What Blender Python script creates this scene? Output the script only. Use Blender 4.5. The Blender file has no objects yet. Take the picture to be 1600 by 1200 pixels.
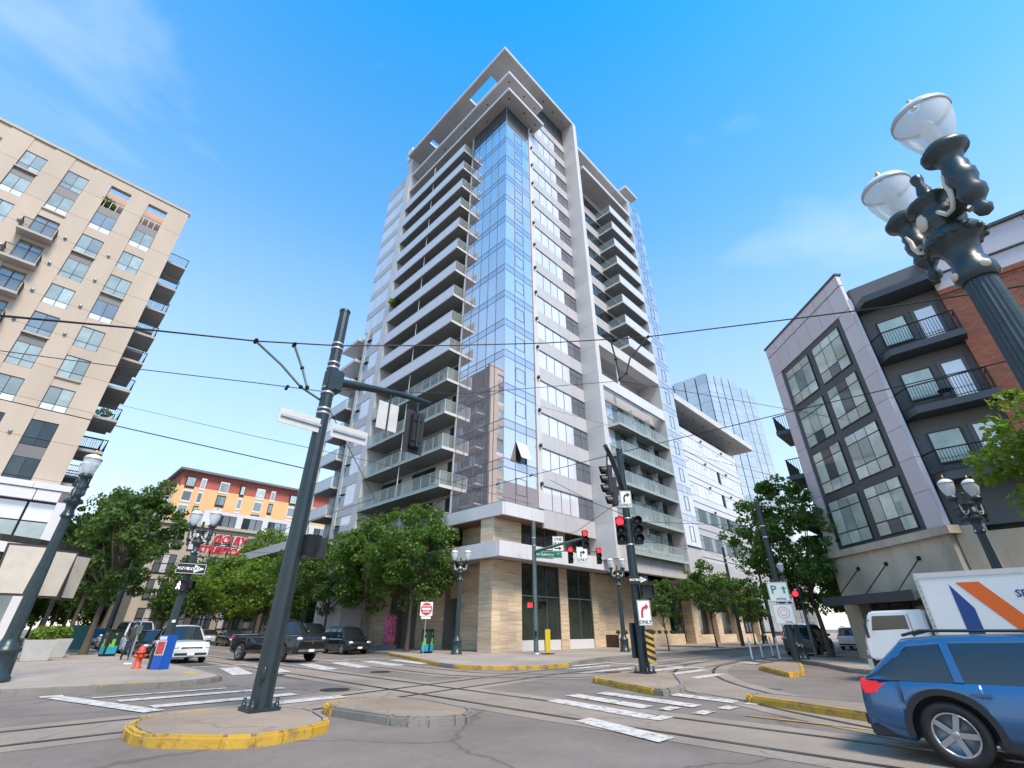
import bpy, bmesh, math, random
import numpy as np
from mathutils import Matrix, Vector, Euler
random.seed(7)
R = math.radians
S = bpy.context.scene
COL = S.collection
# ------------------------------------------------------------------ camera, sky, sun, exposure
TH, PITCH, CAMZ = 44.5, math.degrees(math.atan(383/711)), 1.5
cam = bpy.data.objects.new('camera', bpy.data.cameras.new('camera'))
COL.objects.link(cam); S.camera = cam
cam.data.lens = 16.0; cam.data.sensor_width = 36; cam.data.clip_start = .05; cam.data.clip_end = 6000
cam.location = (0, 0, CAMZ); cam.rotation_euler = (R(90+PITCH), 0, R(TH-90))
SUN_EL, SUN_AZ = 54, 257          # azimuth of the sun, counted from +X towards +Y
W = bpy.data.worlds.new('World'); S.world = W; W.use_nodes = True
nt = W.node_tree; nt.nodes.clear()
def N(t, **k):
    n = nt.nodes.new(t)
    for a, b in k.items(): setattr(n, a, b)
    return n
sky = N('ShaderNodeTexSky', sky_type='NISHITA', sun_disc=False)
sky.sun_elevation = R(SUN_EL); sky.sun_rotation = R(90-SUN_AZ); sky.air_density = 1.0; sky.dust_density = .35; sky.ozone_density = .8
tc = N('ShaderNodeTexCoord'); mp = N('ShaderNodeMapping'); mp.inputs['Scale'].default_value = (1, 1, 2.6)
no = N('ShaderNodeTexNoise'); no.inputs['Scale'].default_value = 1.7; no.inputs['Detail'].default_value = 9; no.inputs['Roughness'].default_value = .55; no.inputs['Distortion'].default_value = .35
cr = N('ShaderNodeValToRGB'); cr.color_ramp.elements[0].position = .57; cr.color_ramp.elements[1].position = .86
hs = N('ShaderNodeHueSaturation'); hs.inputs['Hue'].default_value = .488; hs.inputs['Saturation'].default_value = 1.75; hs.inputs['Value'].default_value = 1.5
mx = N('ShaderNodeMix', data_type='RGBA'); mx.inputs[7].default_value = (4.2, 4.4, 4.7, 1)
ml = N('ShaderNodeMath', operation='MULTIPLY'); ml.inputs[1].default_value = .42
sz = N('ShaderNodeSeparateXYZ'); hr_ = N('ShaderNodeValToRGB'); hz = N('ShaderNodeMix', data_type='RGBA'); hz.inputs[7].default_value = (3.55, 3.6, 3.55, 1)
e_ = hr_.color_ramp.elements; e_[0].position = 0; e_[0].color = (.9, .9, .9, 1); e_[1].position = .97; e_[1].color = (0, 0, 0, 1)
for q_, v_ in ((.22, .76), (.47, .46), (.70, .18)): x_ = e_.new(q_); x_.color = (v_, v_, v_, 1)
bg = N('ShaderNodeBackground'); bg.inputs['Strength'].default_value = .15
wo = N('ShaderNodeOutputWorld')
L = nt.links.new
L(tc.outputs['Generated'], mp.inputs['Vector']); L(mp.outputs[0], no.inputs['Vector']); L(no.outputs['Fac'], cr.inputs[0])
L(tc.outputs['Generated'], sz.inputs[0]); L(sz.outputs[2], hr_.inputs[0]); L(hr_.outputs[0], hz.inputs[0]); L(sky.outputs[0], hs.inputs['Color']); L(hs.outputs[0], hz.inputs[6]); L(hz.outputs[2], mx.inputs[6]); L(cr.outputs[0], ml.inputs[0]); L(ml.outputs[0], mx.inputs[0]); L(mx.outputs[2], bg.inputs[0]); L(bg.outputs[0], wo.inputs[0])
sl = bpy.data.lights.new('sun', 'SUN'); sl.energy = 2.7; sl.angle = R(18); sl.color = (1, .87, .70)
so = bpy.data.objects.new('sun', sl); COL.objects.link(so)
so.rotation_euler = Vector((math.cos(R(SUN_AZ))*math.cos(R(SUN_EL)), math.sin(R(SUN_AZ))*math.cos(R(SUN_EL)), math.sin(R(SUN_EL)))).to_track_quat('Z', 'Y').to_euler()
S.view_settings.view_transform = 'Standard'; S.view_settings.look = 'None'; S.view_settings.gamma = 1; S.view_settings.use_curve_mapping = False
S.view_settings.exposure = .88
S.cycles.max_bounces = 7; S.cycles.transparent_max_bounces = 16; S.cycles.glossy_bounces = 4; S.cycles.caustics_reflective = False; S.cycles.caustics_refractive = False

# ------------------------------------------------------------------ materials
MATS = {}
def mat(name, col, rough=.6, metal=0., var=.0, vs=1.5, bump=0., bs=8., spec=.5, emit=None, es=1., rnd=0., stretch=None, coat=0., trans=0., alpha=1., island=0., col2=None):
    if name in MATS: return MATS[name]
    m = bpy.data.materials.new(name); m.use_nodes = True; t = m.node_tree; p = t.nodes['Principled BSDF']; l = t.links.new
    p.inputs['Base Color'].default_value = (*col, 1); p.inputs['Roughness'].default_value = rough; p.inputs['Metallic'].default_value = metal
    p.inputs['Specular IOR Level'].default_value = spec; p.inputs['Coat Weight'].default_value = coat; p.inputs['Coat Roughness'].default_value = .05
    p.inputs['Transmission Weight'].default_value = trans; p.inputs['Alpha'].default_value = alpha
    if emit: p.inputs['Emission Color'].default_value = (*emit, 1); p.inputs['Emission Strength'].default_value = es
    g = t.nodes.new('ShaderNodeNewGeometry'); src = g.outputs['Position']
    if stretch:
        mm = t.nodes.new('ShaderNodeMapping'); mm.inputs['Scale'].default_value = stretch; l(src, mm.inputs['Vector']); src = mm.outputs[0]
    cur = None
    if var or col2:
        n = t.nodes.new('ShaderNodeTexNoise'); n.inputs['Scale'].default_value = vs; n.inputs['Detail'].default_value = 7; n.inputs['Roughness'].default_value = .65; l(src, n.inputs['Vector'])
        rp = t.nodes.new('ShaderNodeValToRGB'); a = rp.color_ramp.elements
        a[0].position = .3; a[1].position = .7; c2 = col2 or tuple(min(1, c*(1+var)) for c in col)
        a[0].color = (*[c*(1-var) for c in col], 1); a[1].color = (*c2, 1); l(n.outputs['Fac'], rp.inputs[0]); cur = rp.outputs[0]
        rr = t.nodes.new('ShaderNodeMapRange'); rr.inputs[3].default_value = max(.02, rough-.12*min(1, var*3)); rr.inputs[4].default_value = min(1, rough+.1*min(1, var*3)); l(n.outputs['Fac'], rr.inputs[0]); l(rr.outputs[0], p.inputs['Roughness'])
    if rnd or island:
        s = (t.nodes.new('ShaderNodeObjectInfo').outputs['Random'] if rnd else g.outputs['Random Per Island'])
        mr = t.nodes.new('ShaderNodeMapRange'); k = rnd or island; mr.inputs[3].default_value = 1-k; mr.inputs[4].default_value = 1+k; l(s, mr.inputs[0])
        h = t.nodes.new('ShaderNodeHueSaturation'); h.inputs['Color'].default_value = (*col, 1)
        if cur: l(cur, h.inputs['Color'])
        l(mr.outputs[0], h.inputs['Value']); cur = h.outputs[0]
        if island: mh = t.nodes.new('ShaderNodeMapRange'); mh.inputs[3].default_value = .475; mh.inputs[4].default_value = .52; l(s, mh.inputs[0]); l(mh.outputs[0], h.inputs['Hue'])
    if cur: l(cur, p.inputs['Base Color'])
    if bump:
        n2 = t.nodes.new('ShaderNodeTexNoise'); n2.inputs['Scale'].default_value = bs; n2.inputs['Detail'].default_value = 6; l(src, n2.inputs['Vector'])
        b = t.nodes.new('ShaderNodeBump'); b.inputs['Strength'].default_value = bump; b.inputs['Distance'].default_value = .05; l(n2.outputs['Fac'], b.inputs['Height']); l(b.outputs[0], p.inputs['Normal'])
    MATS[name] = m; return m
def rail_glass(name, col, tr):
    m = bpy.data.materials.new(name); m.use_nodes = True; t = m.node_tree; t.nodes.clear(); l = t.links.new
    o = t.nodes.new('ShaderNodeOutputMaterial'); a = t.nodes.new('ShaderNodeBsdfTransparent'); a.inputs[0].default_value = (.9, .95, .94, 1)
    p = t.nodes.new('ShaderNodeBsdfPrincipled'); p.inputs['Base Color'].default_value = (*col, 1); p.inputs['Roughness'].default_value = .12; p.inputs['Specular IOR Level'].default_value = .3
    f = t.nodes.new('ShaderNodeMixShader'); f.inputs[0].default_value = 1-tr; l(a.outputs[0], f.inputs[1]); l(p.outputs[0], f.inputs[2]); l(f.outputs[0], o.inputs[0])
    MATS[name] = m; return m
white = mat('white_metal_panel', (.66, .655, .67), .38, .0, .04, .6, rnd=.03)
greyp = mat('pale_grey_metal_panel', (.50, .485, .49), .4, .0, .05, .5, rnd=.035)
conc = mat('pale_cast_concrete', (.60, .585, .57), .6, 0, .07, .4, rnd=.03, bump=.08, bs=3)
soff = mat('soffit_panel_grey', (.40, .39, .385), .6, 0, .05, .6, rnd=.05)
slabm = mat('balcony_slab_concrete_shaded', (.20, .215, .21), .7, 0, .08, .8, bump=.08)  # concrete darkened so the colour holds the shade under the balconies
wood = mat('brown_soffit_boards', (.23, .11, .065), .5, 0, .2, 2.5, stretch=(1, 6, 1))
dark = mat('dark_window_metal', (.025, .028, .032), .4, .3)
mull = mat('mullion_grey', (.13, .13, .16), .5, 0)
louv = mat('dark_louvre', (.07, .075, .085), .45, .2, .2, 3, rnd=.15)
cwall = mat('curtain_wall_glass', (.90, .80, .79), .015, .80, .03, .25, spec=.9, rnd=.05)
cspan = mat('spandrel_glass', (.72, .66, .68), .03, .78, .03, .25, spec=.9, rnd=.05)
wpale = mat('window_pale_blind_and_sky', (.80, .78, .82), .04, .22, .03, .8, spec=1., rnd=.07)  # pale colour holds the bright sky reflection as well as blinds
wgrey = mat('window_grey_screened', (.20, .215, .25), .08, .45, .08, 3, spec=.8, rnd=.12)
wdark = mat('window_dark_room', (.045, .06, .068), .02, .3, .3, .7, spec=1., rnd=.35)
wmid = mat('window_curtained', (.34, .40, .385), .03, .18, .22, .8, spec=1., rnd=.32)
wblu = mat('window_sky_blue', (.25, .29, .31), .02, .35, .15, .5, spec=1., rnd=.2)
wlob = mat('lobby_glass', (.05, .06, .05), .02, .25, .35, .5, spec=1., rnd=.2)
railg = rail_glass('balcony_rail_glass', (.52, .57, .56), .78)
railw = rail_glass('balcony_rail_glass_pale', (.72, .74, .80), .15)  # pale, nearly opaque rail panels
railt = mat('rail_metal', (.55, .57, .58), .35, .6)
stone = mat('travertine_panel', (.62, .46, .30), .6, 0, .26, 2.2, rnd=.12, stretch=(.3, .3, 6), bump=.12, bs=6, col2=(.80, .64, .46))
tan = mat('tan_render', (.50, .415, .335), .8, 0, .07, .25, bump=.1, bs=14, rnd=.03, stretch=(1, 1, .3), col2=(.55, .465, .38))
tanj = mat('tan_joint', (.34, .27, .20), .9)
gspan = mat('grey_spandrel', (.17, .165, .17), .55, 0, .06, 1)
bal_d = mat('black_iron', (.018, .019, .022), .45, .5)
def worn(name, c1, c2, thr=.62, sc=5., rough=.65, crack=0.):
    """paint worn off in patches down to what lies under it"""
    m = mat(name, c1, rough, 0, .1, 2.5, bump=.15, bs=25); t = m.node_tree; l = t.links.new; p = t.nodes['Principled BSDF']; src = p.inputs['Base Color'].links[0].from_socket
    g = t.nodes.new('ShaderNodeNewGeometry'); n = t.nodes.new('ShaderNodeTexNoise'); n.inputs['Scale'].default_value = sc; n.inputs['Detail'].default_value = 10; n.inputs['Roughness'].default_value = .75; l(g.outputs['Position'], n.inputs['Vector'])
    r = t.nodes.new('ShaderNodeMapRange'); r.inputs[1].default_value = thr-.06; r.inputs[2].default_value = thr+.06; l(n.outputs['Fac'], r.inputs[0])
    x = t.nodes.new('ShaderNodeMix'); x.data_type = 'RGBA'; x.inputs[7].default_value = (*c2, 1); l(r.outputs[0], x.inputs[0]); l(src, x.inputs[6]); l(x.outputs[2], p.inputs['Base Color']); return m
def groundmat(name, c1, c2, dark_, crack, sc):
    m = mat(name, c1, .85, 0, .2, .35, bump=.35, bs=45, col2=c2); t = m.node_tree; l = t.links.new; p = t.nodes['Principled BSDF']; src = p.inputs['Base Color'].links[0].from_socket; g = t.nodes.new('ShaderNodeNewGeometry')
    w = t.nodes.new('ShaderNodeTexNoise'); w.inputs['Scale'].default_value = 1.3; w.inputs['Detail'].default_value = 5; l(g.outputs['Position'], w.inputs['Vector'])
    a = t.nodes.new('ShaderNodeMix'); a.data_type = 'RGBA'; a.blend_type = 'LINEAR_LIGHT'; a.inputs[0].default_value = .35; l(g.outputs['Position'], a.inputs[6]); l(w.outputs['Color'], a.inputs[7])
    v = t.nodes.new('ShaderNodeTexVoronoi'); v.feature = 'DISTANCE_TO_EDGE'; v.inputs['Scale'].default_value = sc; l(a.outputs[2], v.inputs['Vector'])
    r = t.nodes.new('ShaderNodeMapRange'); r.inputs[1].default_value = 0; r.inputs[2].default_value = .012; r.inputs[3].default_value = crack; r.inputs[4].default_value = 0; l(v.outputs['Distance'], r.inputs[0])
    s1 = t.nodes.new('ShaderNodeTexNoise'); s1.inputs['Scale'].default_value = 9; s1.inputs['Detail'].default_value = 12; s1.inputs['Roughness'].default_value = .8; l(g.outputs['Position'], s1.inputs['Vector'])
    r2 = t.nodes.new('ShaderNodeMapRange'); r2.inputs[1].default_value = .52; r2.inputs[2].default_value = .75; r2.inputs[4].default_value = .55; l(s1.outputs['Fac'], r2.inputs[0])
    mx_ = t.nodes.new('ShaderNodeMath'); mx_.operation = 'MAXIMUM'; l(r.outputs[0], mx_.inputs[0]); l(r2.outputs[0], mx_.inputs[1])
    x = t.nodes.new('ShaderNodeMix'); x.data_type = 'RGBA'; x.inputs[7].default_value = (*dark_, 1); l(mx_.outputs[0], x.inputs[0]); l(src, x.inputs[6]); l(x.outputs[2], p.inputs['Base Color']); return m
asph = groundmat('asphalt', (.172, .138, .114), (.245, .203, .172), (.08, .065, .055), .7, .2)
patchm = groundmat('asphalt_patch', (.075, .07, .068), (.10, .094, .09), (.04, .04, .04), .3, .5)
tbed = groundmat('track_bed_concrete', (.27, .215, .165), (.34, .28, .225), (.15, .12, .098), .75, .3)
side = groundmat('sidewalk_concrete', (.34, .282, .228), (.42, .355, .295), (.21, .175, .145), .5, .28)
kerb = groundmat('kerb_concrete', (.22, .205, .18), (.30, .28, .25), (.11, .10, .085), .5, .8)
yel = worn('yellow_kerb_paint', (.54, .33, .04), (.20, .155, .10), .56, 2.6)
wpaint = worn('white_road_paint', (.58, .54, .485), (.19, .165, .145), .56, 4.5)
steel = mat('worn_rail_steel', (.10, .095, .09), .35, .7, .2, 2)
pole = mat('dark_green_pole_paint', (.022, .036, .042), .34, .1, .15, 3, bump=.03, bs=20)
poleg = mat('grey_green_pole', (.105, .15, .145), .45, .2, .15, 2)
lampi = mat('ornamental_iron_paint', (.030, .048, .055), .36, .1, .18, 6, bump=.05, bs=30)
lampc = mat('cream_ornament_paint', (.62, .57, .47), .5, 0, .1, 8)
gold = mat('gilt_trim', (.55, .33, .09), .35, .6)
galv = mat('galvanised_steel', (.48, .48, .49), .4, .7, .1, 6)
alum = mat('sign_back_aluminium', (.62, .59, .55), .45, .25, .08, 5)
sblk = mat('signal_black', (.014, .015, .017), .42)
sgn_w = mat('sign_white', (.80, .80, .78), .45)
sgn_k = mat('sign_black', (.015, .015, .015), .5)
sgn_r = mat('sign_red', (.55, .02, .03), .45)
sgn_g = mat('sign_green', (.01, .22, .13), .45)
redl = mat('red_signal_light', (.6, .01, .01), .3, emit=(1, .02, .03), es=2.2)
lens = mat('dark_signal_lens', (.03, .03, .03), .2)
walkl = mat('white_walk_light', (.8, .8, .8), .3, emit=(1, 1, .95), es=1.4)
tyre = mat('tyre_rubber', (.018, .018, .019), .85)
rimm = mat('alloy_rim', (.42, .43, .45), .3, .8)
cglass = mat('car_glass', (.02, .025, .028), .03, .1, spec=1.)
chrome = mat('chrome', (.6, .6, .62), .15, .95)
hlamp = mat('headlamp', (.75, .77, .8), .08, .2, spec=1.)
tlamp = mat('tail_lamp_red', (.5, .02, .03), .15, emit=(1, .03, .05), es=.25)
blkp = mat('black_plastic', (.02, .02, .021), .6)
bark = mat('bark', (.10, .075, .055), .9, 0, .3, 6, bump=.5, bs=14)
wire = mat('black_wire', (.012, .012, .013), .5)
soil = mat('soil', (.06, .045, .03), .95, 0, .3, 6)
def leafmat(name, c, tr):
    m = mat(name, c, .55, 0, .0, island=.38); t = m.node_tree; p = t.nodes['Principled BSDF']; l = t.links.new
    o = t.nodes['Material Output']; tl = t.nodes.new('ShaderNodeBsdfTranslucent'); tl.inputs[0].default_value = (*tr, 1)
    x = t.nodes.new('ShaderNodeMixShader'); x.inputs[0].default_value = .35; l(p.outputs[0], x.inputs[1]); l(tl.outputs[0], x.inputs[2]); l(x.outputs[0], o.inputs[0]); return m
leafA = leafmat('leaf_mid_green', (.07, .138, .02), (.18, .35, .03))
leafB = leafmat('leaf_dark_green', (.06, .115, .02), (.14, .27, .03))
leafC = leafmat('leaf_bright_green', (.125, .20, .022), (.32, .5, .04))

# ------------------------------------------------------------------ helpers
MW = {}
I4 = Matrix.Identity(4)
def T(x, y, z): return Matrix.Translation((x, y, z))
def RZ(a): return Matrix.Rotation(a, 4, 'Z')
def RX(a): return Matrix.Rotation(a, 4, 'X')
def RY(a): return Matrix.Rotation(a, 4, 'Y')
def place(o, parent, M):
    COL.objects.link(o)
    if parent is not None:
        o.parent = parent; o.matrix_basis = MW[parent.name].inverted() @ M
    else: o.matrix_basis = M
    MW[o.name] = M.copy(); return o
def tag(o, label=None, cat=None, group=None, kind=None):
    for k, v in (('label', label), ('category', cat), ('group', group), ('kind', kind)):
        if v: o[k] = v
    return o
def thing(name, label, cat, M, group=None):
    o = bpy.data.objects.new(name, None); o.empty_display_size = .3
    return tag(place(o, None, M), label, cat, group)
class MB:
    def __init__(s): s.v = []; s.f = []; s.m = I4; s.sm = []
    def add(s, vs, fs, smooth=False):
        b = len(s.v); s.v += [tuple(s.m @ Vector(p)) for p in vs]; s.f += [tuple(i+b for i in q) for q in fs]; s.sm += [smooth]*len(fs); return s
    def box(s, x0, x1, y0, y1, z0, z1):
        return s.add([(x0, y0, z0), (x1, y0, z0), (x1, y1, z0), (x0, y1, z0), (x0, y0, z1), (x1, y0, z1), (x1, y1, z1), (x0, y1, z1)], [(0, 3, 2, 1), (4, 5, 6, 7), (0, 1, 5, 4), (1, 2, 6, 5), (2, 3, 7, 6), (3, 0, 4, 7)])
    def prism(s, pts, z0, z1):
        n = len(pts); A = sum(pts[i][0]*pts[(i+1) % n][1]-pts[(i+1) % n][0]*pts[i][1] for i in range(n))
        if A < 0: pts = pts[::-1]
        return s.add([(*p, z0) for p in pts]+[(*p, z1) for p in pts], [tuple(range(n))[::-1], tuple(range(n, 2*n))]+[(i, (i+1) % n, n+(i+1) % n, n+i) for i in range(n)])
    def lathe(s, prof, n=16, flute=0, caps=True):
        vs = []; fs = []
        for r, z in prof:
            for i in range(n):
                a = 2*math.pi*i/n; k = 1-(flute if i % 2 else 0); vs.append((r*k*math.cos(a), r*k*math.sin(a), z))
        for j in range(len(prof)-1):
            for i in range(n): fs.append((j*n+i, j*n+(i+1) % n, (j+1)*n+(i+1) % n, (j+1)*n+i))
        s.add(vs, fs, not flute); b = (len(prof)-1)*n
        if not caps: return s
        return s.add(vs[:n], [tuple(range(n))[::-1]]).add(vs[b:], [tuple(range(n))])
    def tube(s, pts, rad, n=8, smooth=True):
        pts = [Vector(p) for p in pts]; rs = rad if isinstance(rad, (list, tuple)) else [rad]*len(pts); vs = []; fs = []; u = None
        for i, p in enumerate(pts):
            d = (pts[min(i+1, len(pts)-1)]-pts[max(i-1, 0)]).normalized()
            if u is None: u = d.orthogonal().normalized()
            u = (u-d*u.dot(d)).normalized(); w = d.cross(u)
            for k in range(n):
                a = 2*math.pi*(k+.5)/n; vs.append(p+(u*math.cos(a)+w*math.sin(a))*rs[i])
        for i in range(len(pts)-1):
            for k in range(n): fs.append((i*n+k, i*n+(k+1) % n, (i+1)*n+(k+1) % n, (i+1)*n+k))
        s.add(vs, fs, smooth); b = (len(pts)-1)*n
        return s.add(vs[:n], [tuple(range(n))[::-1]]).add(vs[b:], [tuple(range(n))])
    def sphere(s, c, r, n=10, sq=(1, 1, 1)):
        pr = [(max(1e-3, math.sin(math.pi*i/n)), -math.cos(math.pi*i/n)) for i in range(n+1)]; o = s.m; s.m = o @ T(*c) @ Matrix.Diagonal((r*sq[0], r*sq[1], r*sq[2], 1)); s.lathe(pr, 2*n); s.m = o; return s
    def mesh(s, name='m', bevel=0):
        me = bpy.data.meshes.new(name); me.from_pydata(s.v, [], s.f); me.polygons.foreach_set('use_smooth', s.sm)
        if bevel:
            b = bmesh.new(); b.from_mesh(me); bmesh.ops.remove_doubles(b, verts=b.verts, dist=1e-5)
            bmesh.ops.bevel(b, geom=[e for e in b.edges if e.is_manifold and e.calc_face_angle(0) > .5], offset=bevel, segments=2, affect='EDGES', clamp_overlap=True); b.to_mesh(me); b.free()
        me.update(); return me
CACHE = {}
def ob(name, m, material, parent, M=None, bevel=0):
    """one mesh object; m is an MB in the parent's or the world's coordinates, or a mesh, or (key, fn) cached"""
    if isinstance(m, tuple):
        k = (m[0], material.name)
        if k not in CACHE:
            r = m[1](); CACHE[k] = r.mesh(m[0], bevel) if isinstance(r, MB) else r
            if not CACHE[k].materials: CACHE[k].materials.append(material)
        me = CACHE[k]
    else:
        me = m.mesh(name, bevel) if isinstance(m, MB) else m
        if not me.materials: me.materials.append(material)
    o = bpy.data.objects.new(name, me)
    if M is None: M = MW[parent.name] if parent is not None else I4
    return place(o, parent, M)
def B(name, x0, x1, y0, y1, z0, z1, material, parent, fr=I4, bev=0, tilt=None):
    """a box with its own centre, in frame fr; boxes of one size and material share a mesh"""
    d = (round(abs(x1-x0), 3), round(abs(y1-y0), 3), round(abs(z1-z0), 3)); k = ('b', d, material.name, bev)
    if k not in CACHE:
        CACHE[k] = MB().box(-d[0]/2, d[0]/2, -d[1]/2, d[1]/2, -d[2]/2, d[2]/2).mesh('box', bev); CACHE[k].materials.append(material)
    o = bpy.data.objects.new(name, CACHE[k]); M = fr @ T((x0+x1)/2, (y0+y1)/2, (z0+z1)/2)
    if tilt is not None: M = M @ tilt
    return place(o, parent, M)
def struct(name, m, material): return tag(ob(name, m, material, None, I4), kind='structure')
def text_mesh(s, size, ext=.004, shear=0, bold=0, sx=1):
    c = bpy.data.curves.new('t', 'FONT'); c.body = s; c.size = size; c.extrude = ext; c.align_x = 'CENTER'; c.align_y = 'CENTER'; c.shear = shear; c.offset = bold; c.resolution_u = 2
    o = bpy.data.objects.new('t', c); COL.objects.link(o); dg = bpy.context.evaluated_depsgraph_get(); dg.update()
    me = bpy.data.meshes.new_from_object(o.evaluated_get(dg)); me.materials.clear(); bpy.data.objects.remove(o)
    if sx != 1: me.transform(Matrix.Diagonal((sx, 1, 1, 1)))
    return me
def facing(x, y, z, az):
    """frame of an upright sign whose front looks along azimuth az (degrees): local x to the viewer's right, y up, z out of the front"""
    a = R(az); n = Vector((math.cos(a), math.sin(a), 0)); r = Vector((-n.y, n.x, 0)); M = Matrix((r, Vector((0, 0, 1)), n)).transposed().to_4x4(); M.translation = (x, y, z); return M
# ------------------------------------------------------------------ ground, streets, kerbs, markings, tracks
road = struct('road', MB().add([(-2500, -2500, 0), (2500, -2500, 0), (2500, 2500, 0), (-2500, 2500, 0)], [(0, 1, 2, 3)]), asph)
def arc(cx, cy, r, a0, a1, n=6): return [(cx+r*math.cos(R(a0+(a1-a0)*i/n)), cy+r*math.sin(R(a0+(a1-a0)*i/n))) for i in range(n+1)]
def inset(pts, d):
    n = len(pts); A = sum(pts[i][0]*pts[(i+1) % n][1]-pts[(i+1) % n][0]*pts[i][1] for i in range(n)); sg = 1 if A > 0 else -1; out = []
    for i in range(n):
        p, q, r = Vector(pts[i-1]), Vector(pts[i]), Vector(pts[(i+1) % n]); e1 = (q-p).normalized(); e2 = (r-q).normalized()
        n1 = Vector((-e1.y, e1.x))*sg; n2 = Vector((-e2.y, e2.x))*sg; b = n1+n2; k = d/max(.35, (1+n1.dot(n2))); out.append(tuple(q+b*k))
    return out
def pavement(name, pts, yellow=(), top=side, h=.15, kw=.16):
    o = struct(name, MB().prism(inset(pts, kw), -.05, h), top); inn = inset(pts, kw+.0); n = len(pts)
    for i in range(n):
        j = (i+1) % n; y = i in yellow
        L_ = (Vector(pts[i])-Vector(pts[j])).length
        if L_ > 400: continue
        m = MB().prism([pts[i], pts[j], inn[j], inn[i]], -.05, h+.003)
        ob('kerb_stone', m, yel if y else kerb, o, I4, bevel=.035)
    return o
left_pts = [(-60, 19.0), (.8, 18.9), (2.7, 18.35), (4.0, 18.1)]+arc(4.2, 20.2, 2.0, -78, -8, 5)+[(6.35, 24), (6.5, 150), (-60, 150)]
pavement('sidewalk', left_pts)
tower_pts = [(19.3, 260), (19.3, 30.5), (18.6, 29.2), (17.0, 24.5), (15.0, 19.5), (14.7, 18.0), (15.0, 16.6), (16.0, 15.4), (17.2, 14.85), (19.0, 15.0), (21.5, 16.0), (25, 16.9), (240, 16.9), (240, 260)]
pavement('sidewalk', tower_pts, yellow=(1, 2, 3, 5, 6, 7, 8))
right_pts = [(23.4, -80), (23.4, 3.2)]+arc(26.4, 3.2, 3.0, 180, 135, 3)+[(27.2, 7.0), (29.5, 8.8), (34, 9.0), (240, 9.0), (240, -80)]
pavement('sidewalk', right_pts)
pavement('sidewalk', [(-60, -60), (2.6, -60), (2.6, 3.6), (1.6, 4.6), (-60, 4.6)])
# corner ramps' yellow tactile plates and the ironwork in the walks
lw = bpy.data.objects['sidewalk']
for x0, x1, y0, y1 in ((2.55, 2.95, 18.65, 18.95), (3.25, 3.95, 18.55, 18.85), (5.35, 5.75, 20.9, 21.7)): B('tactile_plate', x0, x1, y0, y1, .14, .156, yel, lw)
# islands
itop = groundmat('island_concrete', (.29, .222, .16), (.36, .28, .205), (.17, .13, .095), .6, .35)
def island(name, pts, yellow):
    q = []; y2 = []; n = len(pts)          # rounded corners
    for i in range(n):
        a, b, c = Vector(pts[i-1]), Vector(pts[i]), Vector(pts[(i+1) % n]); d = min(.45, .35*min((a-b).length, (c-b).length)); p, r = b+(a-b).normalized()*d, b+(c-b).normalized()*d
        for t in (0, .5, 1):
            q.append(tuple(p*(1-t)**2+b*2*t*(1-t)+r*t*t))
            if (i in yellow if t else (i-1) % n in yellow and i in yellow or i in yellow): y2.append(len(q)-1)
    return pavement(name, q, y2, top=itop, h=.15, kw=.14)
island('traffic_island', [(2.05, 9.6), (2.05, 10.7), (2.3, 11.35), (2.75, 11.68), (4.1, 11.6), (5.0, 10.4), (4.6, 8.6), (3.2, 8.3)], (0, 1, 2, 3, 6, 7))
island('traffic_island', [(5.25, 10.4), (5.5, 11.0), (6.5, 11.25), (7.35, 10.05), (7.15, 8.0), (6.55, 7.5), (5.6, 8.1)], (0, 1, 2))
island('traffic_island', [(14.1, 10.4), (12.4, 6.9), (14.0, 7.05), (17.6, 9.2), (17.9, 10.15), (16.9, 10.5)], (0, 3, 5))
island('traffic_island', [(12.95, 5.2), (11.35, 1.2), (10.9, -3), (12.6, -3), (13.3, 1.5), (13.7, 5.0)], (0, 1, 2))
island('traffic_island', [(20.2, 6.3), (21.8, 6.2), (26.9, 7.7), (27.0, 8.75), (23.4, 8.45)], (0, 1, 3, 4))
# track beds and rails
def strip(pts, w, z, name, m):
    pts = [Vector(p) for p in pts]; vs = []; fs = []
    for i, p in enumerate(pts):
        d = (pts[min(i+1, len(pts)-1)]-pts[max(i-1, 0)]).normalized(); nn = Vector((-d.y, d.x))*w/2; vs += [(*(p+nn), z), (*(p-nn), z)]
        if i: fs.append((2*i-2, 2*i-1, 2*i+1, 2*i))
    return ob(name, MB().add(vs, fs), m, road, I4)
def curve(p0, p1, p2, n=22): return [tuple(Vector(p0)*(1-t)**2+Vector(p1)*2*t*(1-t)+Vector(p2)*t*t) for t in [i/n for i in range(n+1)]]
trk = [[(-60, 11.4), (5, 11.85), (8.7, 12.5), (15.5, 13.7), (24, 14.4), (60, 14.2), (240, 14.2)],
       [(-60, 14.6), (3, 14.7), (9, 14.9), (22, 15.2)][:0] or curve((9.6, 90), (9.8, 30), (9.3, 14), 10)+[(9.1, 7), (8.9, -60)],
       [(14.1, 120), (13.6, 22)]+curve((13.2, 17), (12.9, 9.5), (26, 11.6), 10)+[(36, 13.0), (46, 13.9)],
       curve((9.0, -8), (10.5, 7.6), (24, 11.1), 18)+[(36, 12.6)]]
for i, t in enumerate(trk): strip(t, 2.5, .004+.0012*i, 'track_bed', tbed)
for i, t in enumerate(trk):
    for s in (-1, 1):
        q = []; P = [Vector(p) for p in t]
        for j, p in enumerate(P):
            d = (P[min(j+1, len(P)-1)]-P[max(j-1, 0)]).normalized(); q.append(tuple(p+Vector((-d.y, d.x))*s*.72))
        strip(q, .13, .011+.0008*i, 'rail', steel)
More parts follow.
